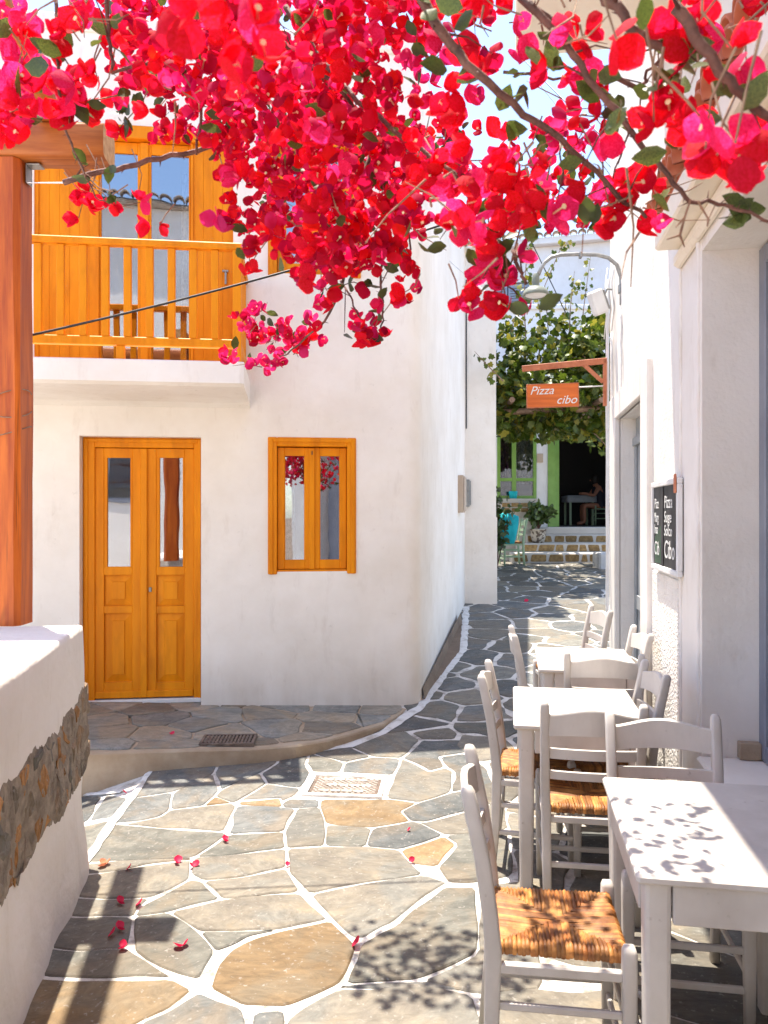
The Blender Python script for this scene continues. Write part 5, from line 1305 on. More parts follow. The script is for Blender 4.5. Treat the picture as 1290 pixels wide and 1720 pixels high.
# second green chair half hidden by the corner
def leaf_mesh(name, m, kind='ovate'):
    mb = MB()
    if kind == 'grape':
        pts = [(0, 0), (.30, -.08), (.50, .18), (.36, .38), (.44, .66), (.20, .72), (0, 1.0), (-.20, .72), (-.44, .66), (-.36, .38), (-.50, .18), (-.30, -.08)]
        vs = [(x, y, -.10 * abs(x) * 1.2 - .12 * (y - .4) ** 2) for x, y in pts] + [(0, .4, .05)]
        fs = [(i, (i + 1) % 12, 12) for i in range(12)]
    else:
        rows = [(0, .03), (.25, .26), (.55, .30), (.82, .16), (1.0, .0)]
        vs = []; fs = []
        for y, w in rows: vs += [(-w, y, .10 * w * 2 - .10 * y * y), (0, y, -.10 * y * y), (w, y, .10 * w * 2 - .10 * y * y)]
        for r in range(4):
            for c_ in range(2): fs.append((r * 3 + c_, r * 3 + c_ + 1, r * 3 + c_ + 4, r * 3 + c_ + 3))
    mb.add(vs, fs); return mb.mesh(name, m, True)
def scatter_mesh(name, src, mats, items, parent):
    """one mesh made of many copies of small source meshes; items = (variant, matrix 4x4)"""
    me = bpy.data.meshes.new(name); vs = []; loops = []; cnt = []; mi = []; off = 0
    cache = []
    for s_ in src:
        v = np.empty(len(s_.vertices) * 3); s_.vertices.foreach_get('co', v); v = v.reshape(-1, 3)
        l = np.empty(len(s_.loops), dtype=np.int64); s_.loops.foreach_get('vertex_index', l)
        c_ = np.empty(len(s_.polygons), dtype=np.int64); s_.polygons.foreach_get('loop_total', c_)
        q = np.empty(len(s_.polygons), dtype=np.int64); s_.polygons.foreach_get('material_index', q); cache.append((v, l, c_, q))
    for k, mt in items:
        v, l, c_, q = cache[k]; A = np.array(mt)
        vs.append(v @ A[:3, :3].T + A[:3, 3]); loops.append(l + off); cnt.append(c_); mi.append(q); off += len(v)
    vs = np.concatenate(vs); loops = np.concatenate(loops); cnt = np.concatenate(cnt); mi = np.concatenate(mi)
    me.vertices.add(len(vs)); me.vertices.foreach_set('co', vs.ravel()); me.loops.add(len(loops)); me.loops.foreach_set('vertex_index', loops)
    me.polygons.add(len(cnt)); st = np.concatenate([[0], np.cumsum(cnt)[:-1]]); me.polygons.foreach_set('loop_start', st); me.polygons.foreach_set('loop_total', cnt)
    for m in mats: me.materials.append(M[m])
    me.polygons.foreach_set('material_index', mi); me.polygons.foreach_set('use_smooth', np.ones(len(cnt), dtype=bool)); me.update(calc_edges=True); me.validate()
    return mobj(name, me, parent)
def rmat(p, size, up=None, spread=3.14):
    e = Euler((random.uniform(-spread, spread), random.uniform(-spread, spread), random.uniform(-3.14, 3.14)))
    return Matrix.Translation(p) @ e.to_matrix().to_4x4() @ Matrix.Scale(size, 4)
LV = leaf_mesh('leaf', 'shrub'); GV = leaf_mesh('leaf', 'vine', 'grape'); GY = leaf_mesh('leaf', 'vineyellow', 'grape'); BL = leaf_mesh('leaf', 'leaf')
def bush(name, label, cx_, cy_, z0, h, r, n, size, potm=None, pot=(.16, .3)):
    t = thing(name, label, 'plant', (cx_, cy_, z0))
    if potm:
        pr, ph = pot; MB().lathe([(.0, 0), (pr * .7, 0), (pr * .95, ph * .5), (pr, ph * .9), (pr * 1.08, ph * .92), (pr * 1.08, ph), (pr * .9, ph), (pr * .85, ph * .9), (0, ph * .9)], 18).build('pot', potm, t, smooth=True); zz0 = ph * .9
    else: zz0 = 0
    tips = []
    for k in range(9):
        a = random.uniform(0, 6.28); rr_ = r * random.uniform(.3, .9); tp = Vector((rr_ * math.cos(a), rr_ * math.sin(a), zz0 + h * random.uniform(.55, 1))); mid = tp * .5 + Vector((0, 0, .1)); mid.z = (zz0 + tp.z) / 2 + .05
        MB().tube([(0, 0, zz0), mid, tp], [.012, .008, .003], 5).build('stem', 'bark', t); tips += [(mid, tp)]
    its = []; ind = 0
    for k in range(n):
        m_, tp = random.choice(tips); p = m_.lerp(tp, random.uniform(-.2, 1.1)) + Vector((random.gauss(0, r * .22), random.gauss(0, r * .22), random.gauss(0, h * .08)))
        mt = rmat(p, size * random.uniform(.7, 1.2))
        if k < 40: o = mobj('leaf', LV, t); o.matrix_local = mt
        else: its.append((0, mt))
    o = scatter_mesh('foliage', [LV], ['shrub'], its, t); o['kind'] = 'stuff'
    return t
bush('leafy_shrub', 'green leafy shrub growing against the corner beside the turquoise cushion', 2.16, 14.7, g(2.16, 14.7), 1.45, .30, 420, .13)
bush('potted_plant', 'dark spiky plant in a patterned pot beside the restaurant steps', (904 - CX) / F * 16.25, 16.25, 1.11, .55, .34, 300, .15, 'terracottapot', (.17, .30))
o = MB().lathe([(0, 0), (.075, 0), (.09, .1), (.098, .16), (.085, .16), (.075, .03), (0, .03)], 16).build('small_pot', 'teal', smooth=True); o.location = ((862 - CX) / F * (RY - .15), RY - .15, CH - (838 - HY) / F * RY + .003); tag(o, 'small turquoise pot on the restaurant window ledge', 'pot')
# diner in the dim room: one continuous body, seated sideways at a table, arm reaching forward
fz = FLZ + .7
DPX = (1008 - CX) / F * 19.4
DN = thing('person', 'seated diner in a dark sleeveless top leaning towards a table inside the dark doorway', 'person', (DPX, 19.4, fz))
J = {'pel': (0, 0, .50, .13), 'sp1': (-.02, 0, .68, .125), 'sp2': (-.07, 0, .88, .135), 'neck': (-.12, 0, 1.03, .055), 'head': (-.16, -.0, 1.14, .085), 'top': (-.15, 0, 1.25, .075)}
ch_ = [('pel', 'sp1'), ('sp1', 'sp2'), ('sp2', 'neck'), ('neck', 'head'), ('head', 'top')]
for s, nm in ((-1, 'r'), (1, 'l')):
    J['sh' + nm] = (-.08, s * .18, .95, .062); J['el' + nm] = (-.22, s * .24, .74, .045); J['wr' + nm] = (-.42, s * .16, .80, .032); J['ha' + nm] = (-.50, s * .14, .80, .034)
    J['hp' + nm] = (-.02, s * .10, .48, .095); J['kn' + nm] = (-.44, s * .12, .50, .065); J['an' + nm] = (-.42, s * .12, .08, .042); J['to' + nm] = (-.56, s * .13, .03, .04)
    ch_ += [('sp2', 'sh' + nm), ('sh' + nm, 'el' + nm), ('el' + nm, 'wr' + nm), ('wr' + nm, 'ha' + nm), ('pel', 'hp' + nm), ('hp' + nm, 'kn' + nm), ('kn' + nm, 'an' + nm), ('an' + nm, 'to' + nm)]
keys = list(J); me = bpy.data.meshes.new('body'); me.from_pydata([J[k][:3] for k in keys], [(keys.index(a), keys.index(b)) for a, b in ch_], [])
me.materials.append(M['skin']); bo = mobj('body', me, DN)
md = bo.modifiers.new('skin', 'SKIN'); md.use_smooth_shade = True
for i, k in enumerate(keys): sv = me.skin_vertices[0].data[i]; sv.radius = (J[k][3], J[k][3]); sv.use_root = (k == 'pel')
bo.modifiers.new('sub', 'SUBSURF').levels = 2
bo.modifiers['sub'].render_levels = 2
mb = MB(); mb.lathe([(.15, .42), (.155, .55), (.145, .68), (.155, .80), (.15, .92), (.09, 1.0)], 16, (-.03, 0, 0))
for i, v in enumerate(mb.v): mb.v[i] = (v[0] - (v[2] - .5) * .11 + .02, v[1] * 1.2, v[2])
mb.build('vest', 'top', DN, smooth=True)
mb = MB(); mb.lathe([(0, 1.275), (.06, 1.262), (.095, 1.21), (.10, 1.14), (.085, 1.06), (.05, 1.03)], 14, (-.135, 0, 0)); mb.build('hair', 'hair', DN, smooth=True)
for s in (-1, 1): MB().lathe([(0, -.01), (.009, -.005), (.009, .005), (0, .01)], 8, (-.243, s * .032, 1.155)).build('eye', 'dark', DN)
MB().add([(-.24, -.012, 1.12), (-.24, .012, 1.12), (-.268, 0, 1.12), (-.245, 0, 1.16)], [(0, 1, 2), (1, 3, 2), (3, 0, 2)]).build('nose', 'skin', DN)
dc = dup(gch, (DPX + .02, 19.4, fz), R(90), 'green ladder-back chair the diner sits on in the dark doorway'); 
tt = thing('dining_table', 'small table with a pale cloth inside the dark doorway', 'table', ((972 - CX) / F * 19.6, 19.6, fz))
mb = MB(); mb.box(-.33, .33, -.33, .33, .72, .745, .006); mb.build('tabletop', 'palegreen', tt)
for a in (-1, 1):
    for b in (-1, 1): boxpart('leg', 'palegreen', tt, a * .28 - .025, a * .28 + .025, b * .28 - .025, b * .28 + .025, 0, .719, .004)
cl = MB(); n = 20; prof = []
vs = [(0, 0, .752)]
ringz = ((.33, .752), (.36, .745), (.375, .66), (.38, .58))
for r_, z_ in ringz:
    for k in range(40):
        a = 2 * math.pi * k / 40; q = max(abs(math.cos(a)), abs(math.sin(a))); w = 1 + (.04 * math.sin(a * 10) if z_ < .7 else 0); vs.append((r_ / q * math.cos(a) * w * .99, r_ / q * math.sin(a) * w * .99, z_))
fs = [(0, 1 + k, 1 + (k + 1) % 40) for k in range(40)]
for r_ in range(3):
    for k in range(40): fs.append((1 + r_ * 40 + k, 1 + (r_ + 1) * 40 + k, 1 + (r_ + 1) * 40 + (k + 1) % 40, 1 + r_ * 40 + (k + 1) % 40))
o = cl.add(vs, fs).build('tablecloth', 'greypaint', smooth=True); o.location = tt.location; tag(o, 'pale cloth over the small table in the dark doorway', 'tablecloth')

# ------------------------------------------------------------------ leafy vine over the restaurant terrace
VN = thing('grape_vine', 'dense green vine spreading over the restaurant terrace with shoots reaching up', 'plant', (3.0, 14.0, .7))
vo = Vector((3.0, 14.0, .7))
mb = MB()
for a, b, r in (((1.7, 12.4, 3.35), (5.4, 12.7, 3.4), .05), ((1.8, 14.2, 3.45), (5.4, 14.4, 3.5), .05), ((2.0, 12.0, 3.5), (2.3, 16.7, 3.5), .045), ((3.4, 12.0, 3.5), (3.6, 16.7, 3.5), .045), ((4.8, 12.0, 3.5), (5.0, 16.7, 3.5), .045)):
    MB().tube([Vector(a) - vo, (Vector(a) + Vector(b)) / 2 - vo + Vector((0, 0, .06)), Vector(b) - vo], r, 7).build('pole', 'twig', VN)
blobs = []
for _ in range(46):
    y = random.uniform(12.2, 16.3); x = random.uniform((838 - CX) / F * y, (1040 - CX) / F * y); z = random.uniform(3.15, 4.35) if random.random() < .8 else random.uniform(4.3, 4.75)
    blobs.append((Vector((x, y, z)), random.uniform(.22, .5)))
# overhanging clumps seen in the photograph's foliage edge
for px, py, d, r in ((870, 715, 12.6, .28), (905, 700, 12.5, .3), (940, 690, 12.5, .3), (990, 700, 12.8, .35), (1000, 660, 12.5, .35), (850, 660, 12.4, .35), (850, 590, 12.6, .4), (900, 600, 12.6, .4), (960, 600, 12.6, .4), (1005, 590, 12.7, .4), (930, 560, 13, .4), (985, 560, 13, .4), (860, 560, 13, .3), (1010, 545, 13, .3), (900, 640, 12.2, .35), (960, 650, 12.2, .35), (845, 625, 12.3, .3), (975, 720, 12.7, .22)):
    blobs.append((P(px, py, d), r))
its = []
for k in range(4300):
    c_, r = random.choice(blobs); u = Vector((random.gauss(0, 1), random.gauss(0, 1), random.gauss(0, 1))).normalized() * r * random.uniform(.35, 1.0) ** .6
    u.z *= .75
    p = c_ + u - vo
    e = Euler((random.gauss(R(-40), .6), random.gauss(0, .6), random.uniform(-3.14, 3.14)))
    mt = Matrix.Translation(p) @ e.to_matrix().to_4x4() @ Matrix.Scale(random.uniform(.09, .17), 4)
    its.append((0 if random.random() < .82 else 1, mt))
shoots = [((884, 590), (880, 500), (884, 440), (886, 395)), ((905, 600), (910, 545), (902, 495)), ((925, 600), (920, 545), (915, 480), (945, 410), (950, 408)), ((955, 590), (958, 520), (965, 455)), ((975, 600), (980, 520), (992, 430)), ((1000, 590), (1012, 530)), ((855, 590), (862, 540), (866, 530)), ((935, 600), (945, 560), (950, 510), (970, 470)), ((845, 640), (815, 610), (797, 590))]
for si, sh in enumerate(shoots):
    d = 12.8 + (si % 3) * .3 if si < 8 else 10.7
    pp = [P(x, y, d) - vo for x, y in sh]; MB().tube(pp, [.012] + [.008] * (len(pp) - 2) + [.003], 4).build('stem', 'twig', VN)
    L = sum((pp[i + 1] - pp[i]).length for i in range(len(pp) - 1)); n = int(L / .035)
    for k in range(n):
        t_ = k / n * (len(pp) - 1); i = int(t_); p = pp[i].lerp(pp[i + 1], t_ - i) + Vector((random.gauss(0, .06), random.gauss(0, .05), random.gauss(0, .03)))
        e = Euler((random.gauss(R(-70), .5), random.gauss(0, .5), random.uniform(-3.14, 3.14)))
        its.append((0 if random.random() < .6 else 1, Matrix.Translation(p) @ e.to_matrix().to_4x4() @ Matrix.Scale(random.uniform(.07, .13) * (1.1 - .4 * k / n), 4)))
for _ in range(26):
    a = random.choice(blobs)[0] - vo; b = a + Vector((random.uniform(-.6, .6), random.uniform(-.2, .2), random.uniform(-.5, .2))); MB().tube([a, (a + b) / 2 + Vector((0, 0, .08)), b], [.012, .01, .005], 5).build('stem', 'twig', VN)
its.sort(key=lambda q: (q[1].translation + vo).y)
for k, mt in its[:300]:
    o = mobj('leaf', (GV, GY)[k], VN); o.matrix_local = mt
scatter_src = [GV, GY]
me1 = GV.copy(); me2 = GY.copy()
for p in me2.polygons: p.material_index = 1
o = scatter_mesh('foliage', [me1, me2], ['vine', 'vineyellow'], its[300:], VN); o['kind'] = 'stuff'

# far white house with shuttered window and tiled edge
FH = thing('far_house', 'far white house with grey shutters and tiled eave rising behind the vine', 'house', (4.6, 23.0, .7), R(-14))
zt1 = 9.0
mb = wall_grid(-4.5, 6, -1, zt1, [(-1.55, -.25, 6.4, 8.0)], .25, lambda a, v, z: (a, v, z), step=1.2)
mb.add([(-4.5, 0, -1), (-4.5, 6, -1), (-4.5, 6, zt1), (-4.5, 0, zt1)], [(3, 2, 1, 0)]); mb.add([(6, 0, -1), (6, 6, -1), (6, 6, zt1), (6, 0, zt1)], [(0, 1, 2, 3)]); mb.add([(-4.5, 6, -1), (6, 6, -1), (6, 6, zt1), (-4.5, 6, zt1)], [(3, 2, 1, 0)]); mb.add([(-4.5, 0, zt1), (6, 0, zt1), (6, 6, zt1), (-4.5, 6, zt1)], [(0, 1, 2, 3)])
mb.build('wall', 'farwall', FH)
boxpart('eave', 'farwall', FH, -4.7, 6.2, -.25, .1, zt1 + .002, zt1 + .2, .02)
tf = half_tile(.5, .12).mesh('roof_tile', 'oldtile', True)
for i in range(44): mobj('roof_tile', tf, FH, (-4.6 + i * .245, -.34, zt1 + .21), (R(12), 0, 0))
for s in (0, 1):
    x0 = -1.53 + s * .65
    sh = boxpart('shutter', 'shutter', FH, x0, x0 + .62, .06, .09, 6.42, 7.98, .005)
    lm = MB().box(-.25, .25, -.02, .012, -.025, .025, .004).mesh('louvre', 'shutter')
    for k in range(18): mobj('louvre', lm, sh, (x0 + .31, .05, 6.55 + k * .077), (R(-35), 0, 0))

# ================================================================== house opposite, behind the viewer (seen mirrored in the glass)
OH = thing('opposite_house', 'white house with wavy tiled eave, mirrored in the balcony door glass', 'house', (-2.0, -6.0, 0))
mb = MB(); mb.box(-5.5, 1.2, -5, 0, -.5, 8.9, .02); mb.build('wall', 'smooth', OH)
mb = MB(); mb.add([(-5.7, .25, 8.95), (1.4, .25, 8.95), (1.4, -4, 10.2), (-5.7, -4, 10.2)], [(0, 1, 2, 3)]); mb.box(-5.7, 1.4, -.2, .2, 8.901, 8.94, 0); mb.build('roof', 'oldtile', OH)
to = half_tile(.6, .14).mesh('roof_tile', 'oldtile', True)
for i in range(25): mobj('roof_tile', to, OH, (-5.6 + i * .285, .36, 8.96), (R(15), 0, R(180)))
for x0, x1, z0, z1 in ((-5.0, -4.0, 2.0, 3.6), (-1.6, -.6, 2.0, 3.6)):
    w = boxpart('window', 'bluegrey', OH, x0, x1, .001, .05, z0, z1, .01); MB().box(x0 + .1, x1 - .1, .051, .055, z0 + .1, z1 - .1, 0).build('pane', 'glass2', w)

# ================================================================== bougainvillea overhead
BO = thing('bougainvillea', 'crimson bougainvillea branches in full bloom hanging across the top of the view', 'plant', (-.6, 1.9, 3.2))
bo_o = Vector(BO.location)
def bract(mb, az, tilt, L, w, cup, tw):
    """one papery bract: ovate, pointed, folded along the midrib, with a soft wavy margin"""
    rows = [(0.0, .07), (.14, .30), (.34, .46), (.58, .49), (.78, .36), (.92, .16), (1.0, .0)]
    m = Matrix.Rotation(az, 4, 'Z') @ Matrix.Rotation(tilt, 4, 'X') @ Matrix.Rotation(tw, 4, 'Y'); vs = []; fs = []
    for y, ww in rows:
        zz_ = cup * (y ** 1.6) * .55
        for s in (-1, -.5, 0, .5, 1):
            rip = .09 * math.sin(y * 9 + az * 3 + s * 2) * s * s; fold = -.08 * L * (1 - abs(s)) * math.sin(y * 3.14)
            vs.append(m @ Vector((s * ww * w * L, y * L * .97 + .02, zz_ * L + (cup * .35 * abs(s) ** 1.3 + rip) * ww * L + fold)))
    for r in range(6):
        for c_ in range(4): fs.append((r * 5 + c_, r * 5 + c_ + 1, r * 5 + c_ + 6, r * 5 + c_ + 5))
    mb.add(vs, fs)
def flower_mesh(m, seed):
    rs_ = random.Random(seed); mb = MB()
    for k in range(3): bract(mb, k * 2.094 + rs_.uniform(-.25, .25), rs_.uniform(.25, .95), rs_.uniform(.52, .64), rs_.uniform(.92, 1.12), rs_.uniform(.3, .9), rs_.uniform(-.3, .3))
    mb.cur = 1
    a = rs_.uniform(0, 2); x = .10 * math.cos(a); y = .10 * math.sin(a)
    mb.tube([(0, 0, .02), (x * .7, y * .7, .22), (x, y, .34)], [.025, .022, .022], 4, cap=False)
    mb.add([(x + .065 * math.cos(q * 1.047), y + .065 * math.sin(q * 1.047), .345 if q % 2 else .335) for q in range(6)], [(0, 1, 2, 3, 4, 5)])
    return mb.mesh('flower', [m, 'stamen'], True)
FM = [flower_mesh('red', k) for k in range(6)] + [flower_mesh('pink', k + 20) for k in range(3)]
def inpoly(p, x, y):
    c_ = False; j = len(p) - 1
    for i in range(len(p)):
        if (p[i][1] > y) != (p[j][1] > y) and x < (p[j][0] - p[i][0]) * (y - p[i][1]) / (p[j][1] - p[i][1]) + p[i][0]: c_ = not c_
        j = i
    return c_
zones = [  # outline on the picture, depth range, real flower diameter, cover, share of pinker bracts
 ([(182,-40),(182,85),(205,145),(250,150),(255,200),(290,240),(350,235),(395,300),(385,330),(385,380),(420,405),(455,405),(490,415),(525,455),(555,478),(580,455),(615,440),(675,415),(715,412),(728,385),(712,350),(700,300),(690,200),(640,120),(650,60),(690,-40)], (1.4, 2.5), .053, 9.5, .18),
 ([(265,-40),(475,-40),(450,60),(395,100),(310,85),(268,45)], (.7, .9), .062, 5.0, .2),
 ([(-30,-30),(45,-30),(55,60),(85,62),(92,130),(132,140),(125,190),(75,220),(40,230),(15,255),(-30,245)], (1.35, 1.8), .064, 6.0, .55),
 ([(85,-30),(155,-30),(155,50),(130,72),(95,66)], (1.4, 1.6), .066, 2.6, .4),
 ([(640,-30),(740,-30),(720,60),(760,110),(720,150),(690,190),(650,130)], (1.9, 2.6), .062, 4.0, .6),
 ([(690,190),(760,150),(750,110),(735,60),(760,-30),(870,-30),(855,110),(810,150),(760,230),(740,260),(700,270)], (1.2, 1.9), .060, 4.6, .2),
 ([(700,285),(760,240),(840,285),(900,280),(955,285),(945,350),(900,385),(862,412),(830,440),(790,400),(745,402),(705,340)], (1.15, 1.7), .062, 5.5, .2),
 ([(385,535),(440,518),(500,545),(528,600),(470,628),(420,612),(368,606)], (2.4, 2.7), .050, 3.6, .8),
 ([(505,560),(530,510),(560,495),(560,545),(530,560),(505,580)], (2.2, 2.5), .055, 3.6, .4),
 ([(590,540),(640,505),(655,440),(712,430),(718,510),(700,545),(630,572),(598,572)], (1.75, 2.1), .050, 1.9, .2),
 ([(880,-30),(1000,-30),(990,40),(960,90),(900,90),(870,40)], (1.1, 1.5), .060, 2.0, .4),
 ([(1090,-30),(1310,-30),(1310,60),(1250,40),(1190,60),(1170,110),(1120,80),(1080,30)], (1.0, 1.4), .062, 2.5, .3),
 ([(905,170),(960,140),(1010,200),(990,240),(930,240),(900,210)], (1.5, 1.9), .058, 2.4, .5),
 ([(985,300),(1040,265),(1120,280),(1145,330),(1130,360),(1060,420),(1005,405),(975,345)], (1.15, 1.5), .062, 3.2, .3),
 ([(860,225),(905,240),(925,290),(880,290),(850,260)], (1.3, 1.6), .062, 2.8, .5),
 ([(1215,90),(1310,120),(1310,230),(1250,200)], (1.0, 1.3), .062, 1.8, .35),
]
singles = [(1035,65,.85),(1110,170,1.0),(1098,205,1.0),(1150,210,1.05),(1125,185,1.0),(1135,215,1.05),(1235,240,.85),(1200,225,.9),(1262,270,.9),(1250,312,1.1),(1135,60,1.0),(1160,95,1.0),(1228,80,.9),(1000,130,1.3),(985,150,1.3),
 (978,135,1.3),(770,500,1.5),(785,510,1.5),(825,465,1.45),(845,455,1.45),(850,480,1.45),(835,510,1.4),(852,515,1.4),(810,455,1.5),(140,330,2.2),(160,348,2.2),(187,338,2.2),(132,366,2.2),(231,336,2.2),(268,379,2.1),(150,322,2.2),(198,218,1.9),(140,180,1.6),(150,130,1.7),(108,208,1.5),(148,180,1.6),(165,135,1.7),
 (420,455,2.0),(415,458,2.0),(620,575,2.0),(665,500,1.9),(1180,45,1.0),(1185,250,.9),(1205,260,.9),(1030,365,1.3),(1010,375,1.3),(1245,320,1.1),(560,510,2.2),(380,300,1.9),(150,345,2.2)]
fl = []                                               # (picture size, variant, matrix)
def add_flower(p, size, pink, px_size):
    var = random.randrange(6, 9) if random.random() < pink else random.randrange(6)
    e = Euler((random.uniform(-1.9, 1.9), random.uniform(-1.9, 1.9), random.uniform(-3.14, 3.14)))
    mt = Matrix.Translation(p - bo_o) @ e.to_matrix().to_4x4() @ Matrix.Scale(size * random.uniform(.8, 1.15), 4)
    fl.append((px_size, var, mt))
leafits = []
for poly, (d0, d1), size, cover, pink in zones:
    xs_ = [p[0] for p in poly]; ys_ = [p[1] for p in poly]; A = abs(area(poly)); dm = (d0 + d1) / 2; s_px = size * F / dm
    n = int(cover * A / (s_px ** 2)); k = 0; clusters = []
    while k < n:
        x = random.uniform(min(xs_), max(xs_)); y = random.uniform(min(ys_), max(ys_))
        if not inpoly(poly, x, y): continue
        d = random.uniform(d0, d1); c_ = P(x, y, d)
        for q in range(random.choice((2, 3, 3, 4))):
            p = c_ + Vector((random.gauss(0, size * .36), random.gauss(0, size * .4), random.gauss(0, size * .36)))
            add_flower(p, size, pink, size * F / d); k += 1
        if d > 1 and random.random() < .42: leafits.append((c_ + Vector((random.gauss(0, .03), random.gauss(0, .03), random.gauss(0, .03))), size * random.uniform(.55, .9), d))
stm = []
for x, y, d in singles:
    c_ = P(x, y, d); add_flower(c_, .066, .3, 60); e_ = c_ - bo_o; u_ = Vector((random.gauss(0, .04), random.gauss(0, .03), random.uniform(.05, .14)))
    stm.append([e_, e_ + u_ * .5 + Vector((random.gauss(0, .012), 0, 0)), e_ + u_])
    if random.random() < .5: add_flower(c_ + Vector((random.gauss(0, .012), random.gauss(0, .012), random.gauss(0, .012))), .068, .3, 60)
# farther sprays deeper in the arbour; these throw the dappled shade on paving and tabletop
for x0, x1, y0, y1, d0, d1, n in ((430, 690, 150, 330, 3.2, 3.75, 230), (690, 780, 190, 300, 2.6, 2.95, 60), (800, 990, 215, 385, 2.2, 2.9, 90)):
    for _ in range(n):
        d = random.uniform(d0, d1); c_ = P(random.uniform(x0, x1), random.uniform(y0, y1), d); add_flower(c_, .056, .3, 20)
        if random.random() < .5: leafits.append((c_ + Vector((.03, .02, -.02)), .05, d))
for x, y, d in ((205, 190, 1.9), (212, 205, 1.9), (200, 200, 1.9), (215, 195, 1.9), (95, 90, 1.5), (100, 100, 1.5), (88, 95, 1.5), (118, 185, 1.5), (170, 50, 1.6), (175, 55, 1.6), (1060, 180, 1.0), (1055, 160, 1.0), (1130, 95, 1.0), (1170, 95, 1.0), (1155, 110, 1.0), (1230, 195, .9), (1245, 200, .9), (1240, 362, 1.2), (1250, 358, 1.2), (1235, 352, 1.2), (880, 175, 1.3), (1015, 160, 1.2), (1035, 165, 1.2), (1008, 150, 1.2), (670, 430, 2.0), (660, 440, 2.0), (690, 330, 2.0), (700, 370, 2.0), (695, 350, 2.0), (870, 120, 1.3), (700, 120, 1.8), (690, 90, 1.8), (840, 195, 1.3), (850, 205, 1.3), (1105, 250, 1.1)):
    for _ in range(2): leafits.append((P(x, y, d) + Vector((random.gauss(0, .012), random.gauss(0, .012), random.gauss(0, .012))), random.uniform(.035, .05), d))
mts = []
# branches
def wig(pts, d, r0, r1, jit=.0035):
    pts = [P(x, y, dd) - bo_o for (x, y), dd in zip(pts, d)]; o = []
    for i in range(len(pts) - 1):
        for q in range(4): o.append(pts[i].lerp(pts[i + 1], q / 4) + Vector((random.uniform(-jit, jit), random.uniform(-jit, jit), random.uniform(-jit, jit))))
    o.append(pts[-1]); n = len(o); return o, [r0 + (r1 - r0) * i / (n - 1) for i in range(n)]
brs = [
 ([(690,-30),(740,60),(800,120),(880,190),(960,250),(1040,330),(1085,365)], [1.15,1.15,1.15,1.18,1.2,1.25,1.3], .0085, .003),
 ([(860,-20),(930,40),(1000,110),(1075,150)], [1.3,1.3,1.3,1.3], .0075, .004),
 ([(875,-10),(960,90),(1020,170),(1080,250),(1130,310),(1160,335),(1220,345),(1300,375)], [1.15]*8, .006, .0022),
 ([(1010,-20),(1060,45),(1130,90)], [1.0,1.0,1.0], .0075, .005),
 ([(1130,10),(1180,80),(1240,150),(1300,200)], [.9,.9,.9,.9], .0075, .005),
 ([(1075,150),(1090,120),(1130,75)], [1.3,1.2,1.1], .003, .002),
 ([(845,122),(900,130),(960,132),(1020,118),(1100,80)], [1.4]*5, .003, .0018),
 ([(480,10),(540,100),(600,170),(680,230),(760,290),(830,400),(850,470)], [1.7,1.7,1.6,1.5,1.45,1.45,1.45], .007, .002),
 ([(105,307),(150,292),(210,280),(290,262),(345,248),(385,232)], [2.0]*6, .0075, .006),
 ([(95,-10),(98,80),(100,160),(105,210),(130,265),(160,330)], [1.5,1.5,1.5,1.55,1.8,2.1], .004, .002),
 ([(180,-10),(182,60),(190,120),(260,100)], [1.6]*4, .005, .003),
 ([(460,60),(520,110),(580,160),(620,220),(680,300),(690,420)], [1.8,1.8,1.8,1.9,2.0,2.0], .006, .0025),
 ([(620,260),(600,380),(575,480),(545,540),(490,590),(470,600)], [2.1,2.15,2.2,2.3,2.5,2.55], .006, .002),
 ([(570,470),(590,500),(600,525),(610,545)], [2.2,2.1,2.0,2.0], .003, .0015),
 ([(640,440),(640,465),(645,520),(640,560)], [2.0]*4, .004, .002),
 ([(860,420),(872,450),(884,478)], [1.4]*3, .004, .003),
 ([(790,390),(850,455),(830,490)], [1.45]*3, .003, .0015),
 ([(1060,180),(1055,225),(1030,300)], [1.3]*3, .0025, .0015),
 ([(940,240),(945,310),(960,350),(975,365)], [1.3]*4, .0018, .001),
 ([(160,330),(190,345),(235,340)], [2.1,2.15,2.2], .002, .001),
 ([(300,-10),(330,80),(340,180),(330,260)], [1.9]*4, .006, .003),
]
for pts, d, r0, r1 in brs:
    p, rr_ = wig(pts, d, r0, r1); mb = MB().tube(p, rr_, 7)
    for i in range(1, len(p) - 1):                    # knots, thorns and side shoots
        v = Vector((random.gauss(0, 1), random.gauss(0, 1), random.gauss(0, 1))).normalized(); L_ = random.uniform(.008, .02)
        mb.tube([p[i], p[i] + v * L_], [rr_[i] * .5, .0004], 4)
        if random.random() < .2:
            L_ = random.uniform(.05, .13); e_ = p[i] + v * L_ + Vector((0, 0, -.02)); mb.tube([p[i], p[i] + v * L_ * .5, e_], [rr_[i] * .45, .0016, .0008], 4)
            for q in range(2): mts.append(rmat(e_ + Vector((random.gauss(0, .012), random.gauss(0, .012), random.gauss(0, .012))), random.uniform(.03, .05)))
            if random.random() < .5: add_flower(e_ + bo_o, .056, .4, 20)
    mb.build('branch', 'bark', BO, smooth=True)
fl.sort(key=lambda q: -q[0])
def on_screen(mt):
    p = mt.translation + bo_o; x = CX + F * p.x / p.y; y = HY - F * (p.z - CH) / p.y; return -20 < x < 1310 and y > -15
vis = [q for q in fl if on_screen(q[2])]; rest = [q for q in fl if not on_screen(q[2])] + vis[300:]
for _, v, mt in vis[:300]:
    o = mobj('flower', FM[v], BO); o.matrix_local = mt
src = []
for v in range(9):
    me = FM[v].copy()
    for p in me.polygons: p.material_index = 2 if p.material_index == 1 else (0 if v < 6 else 1)
    src.append(me)
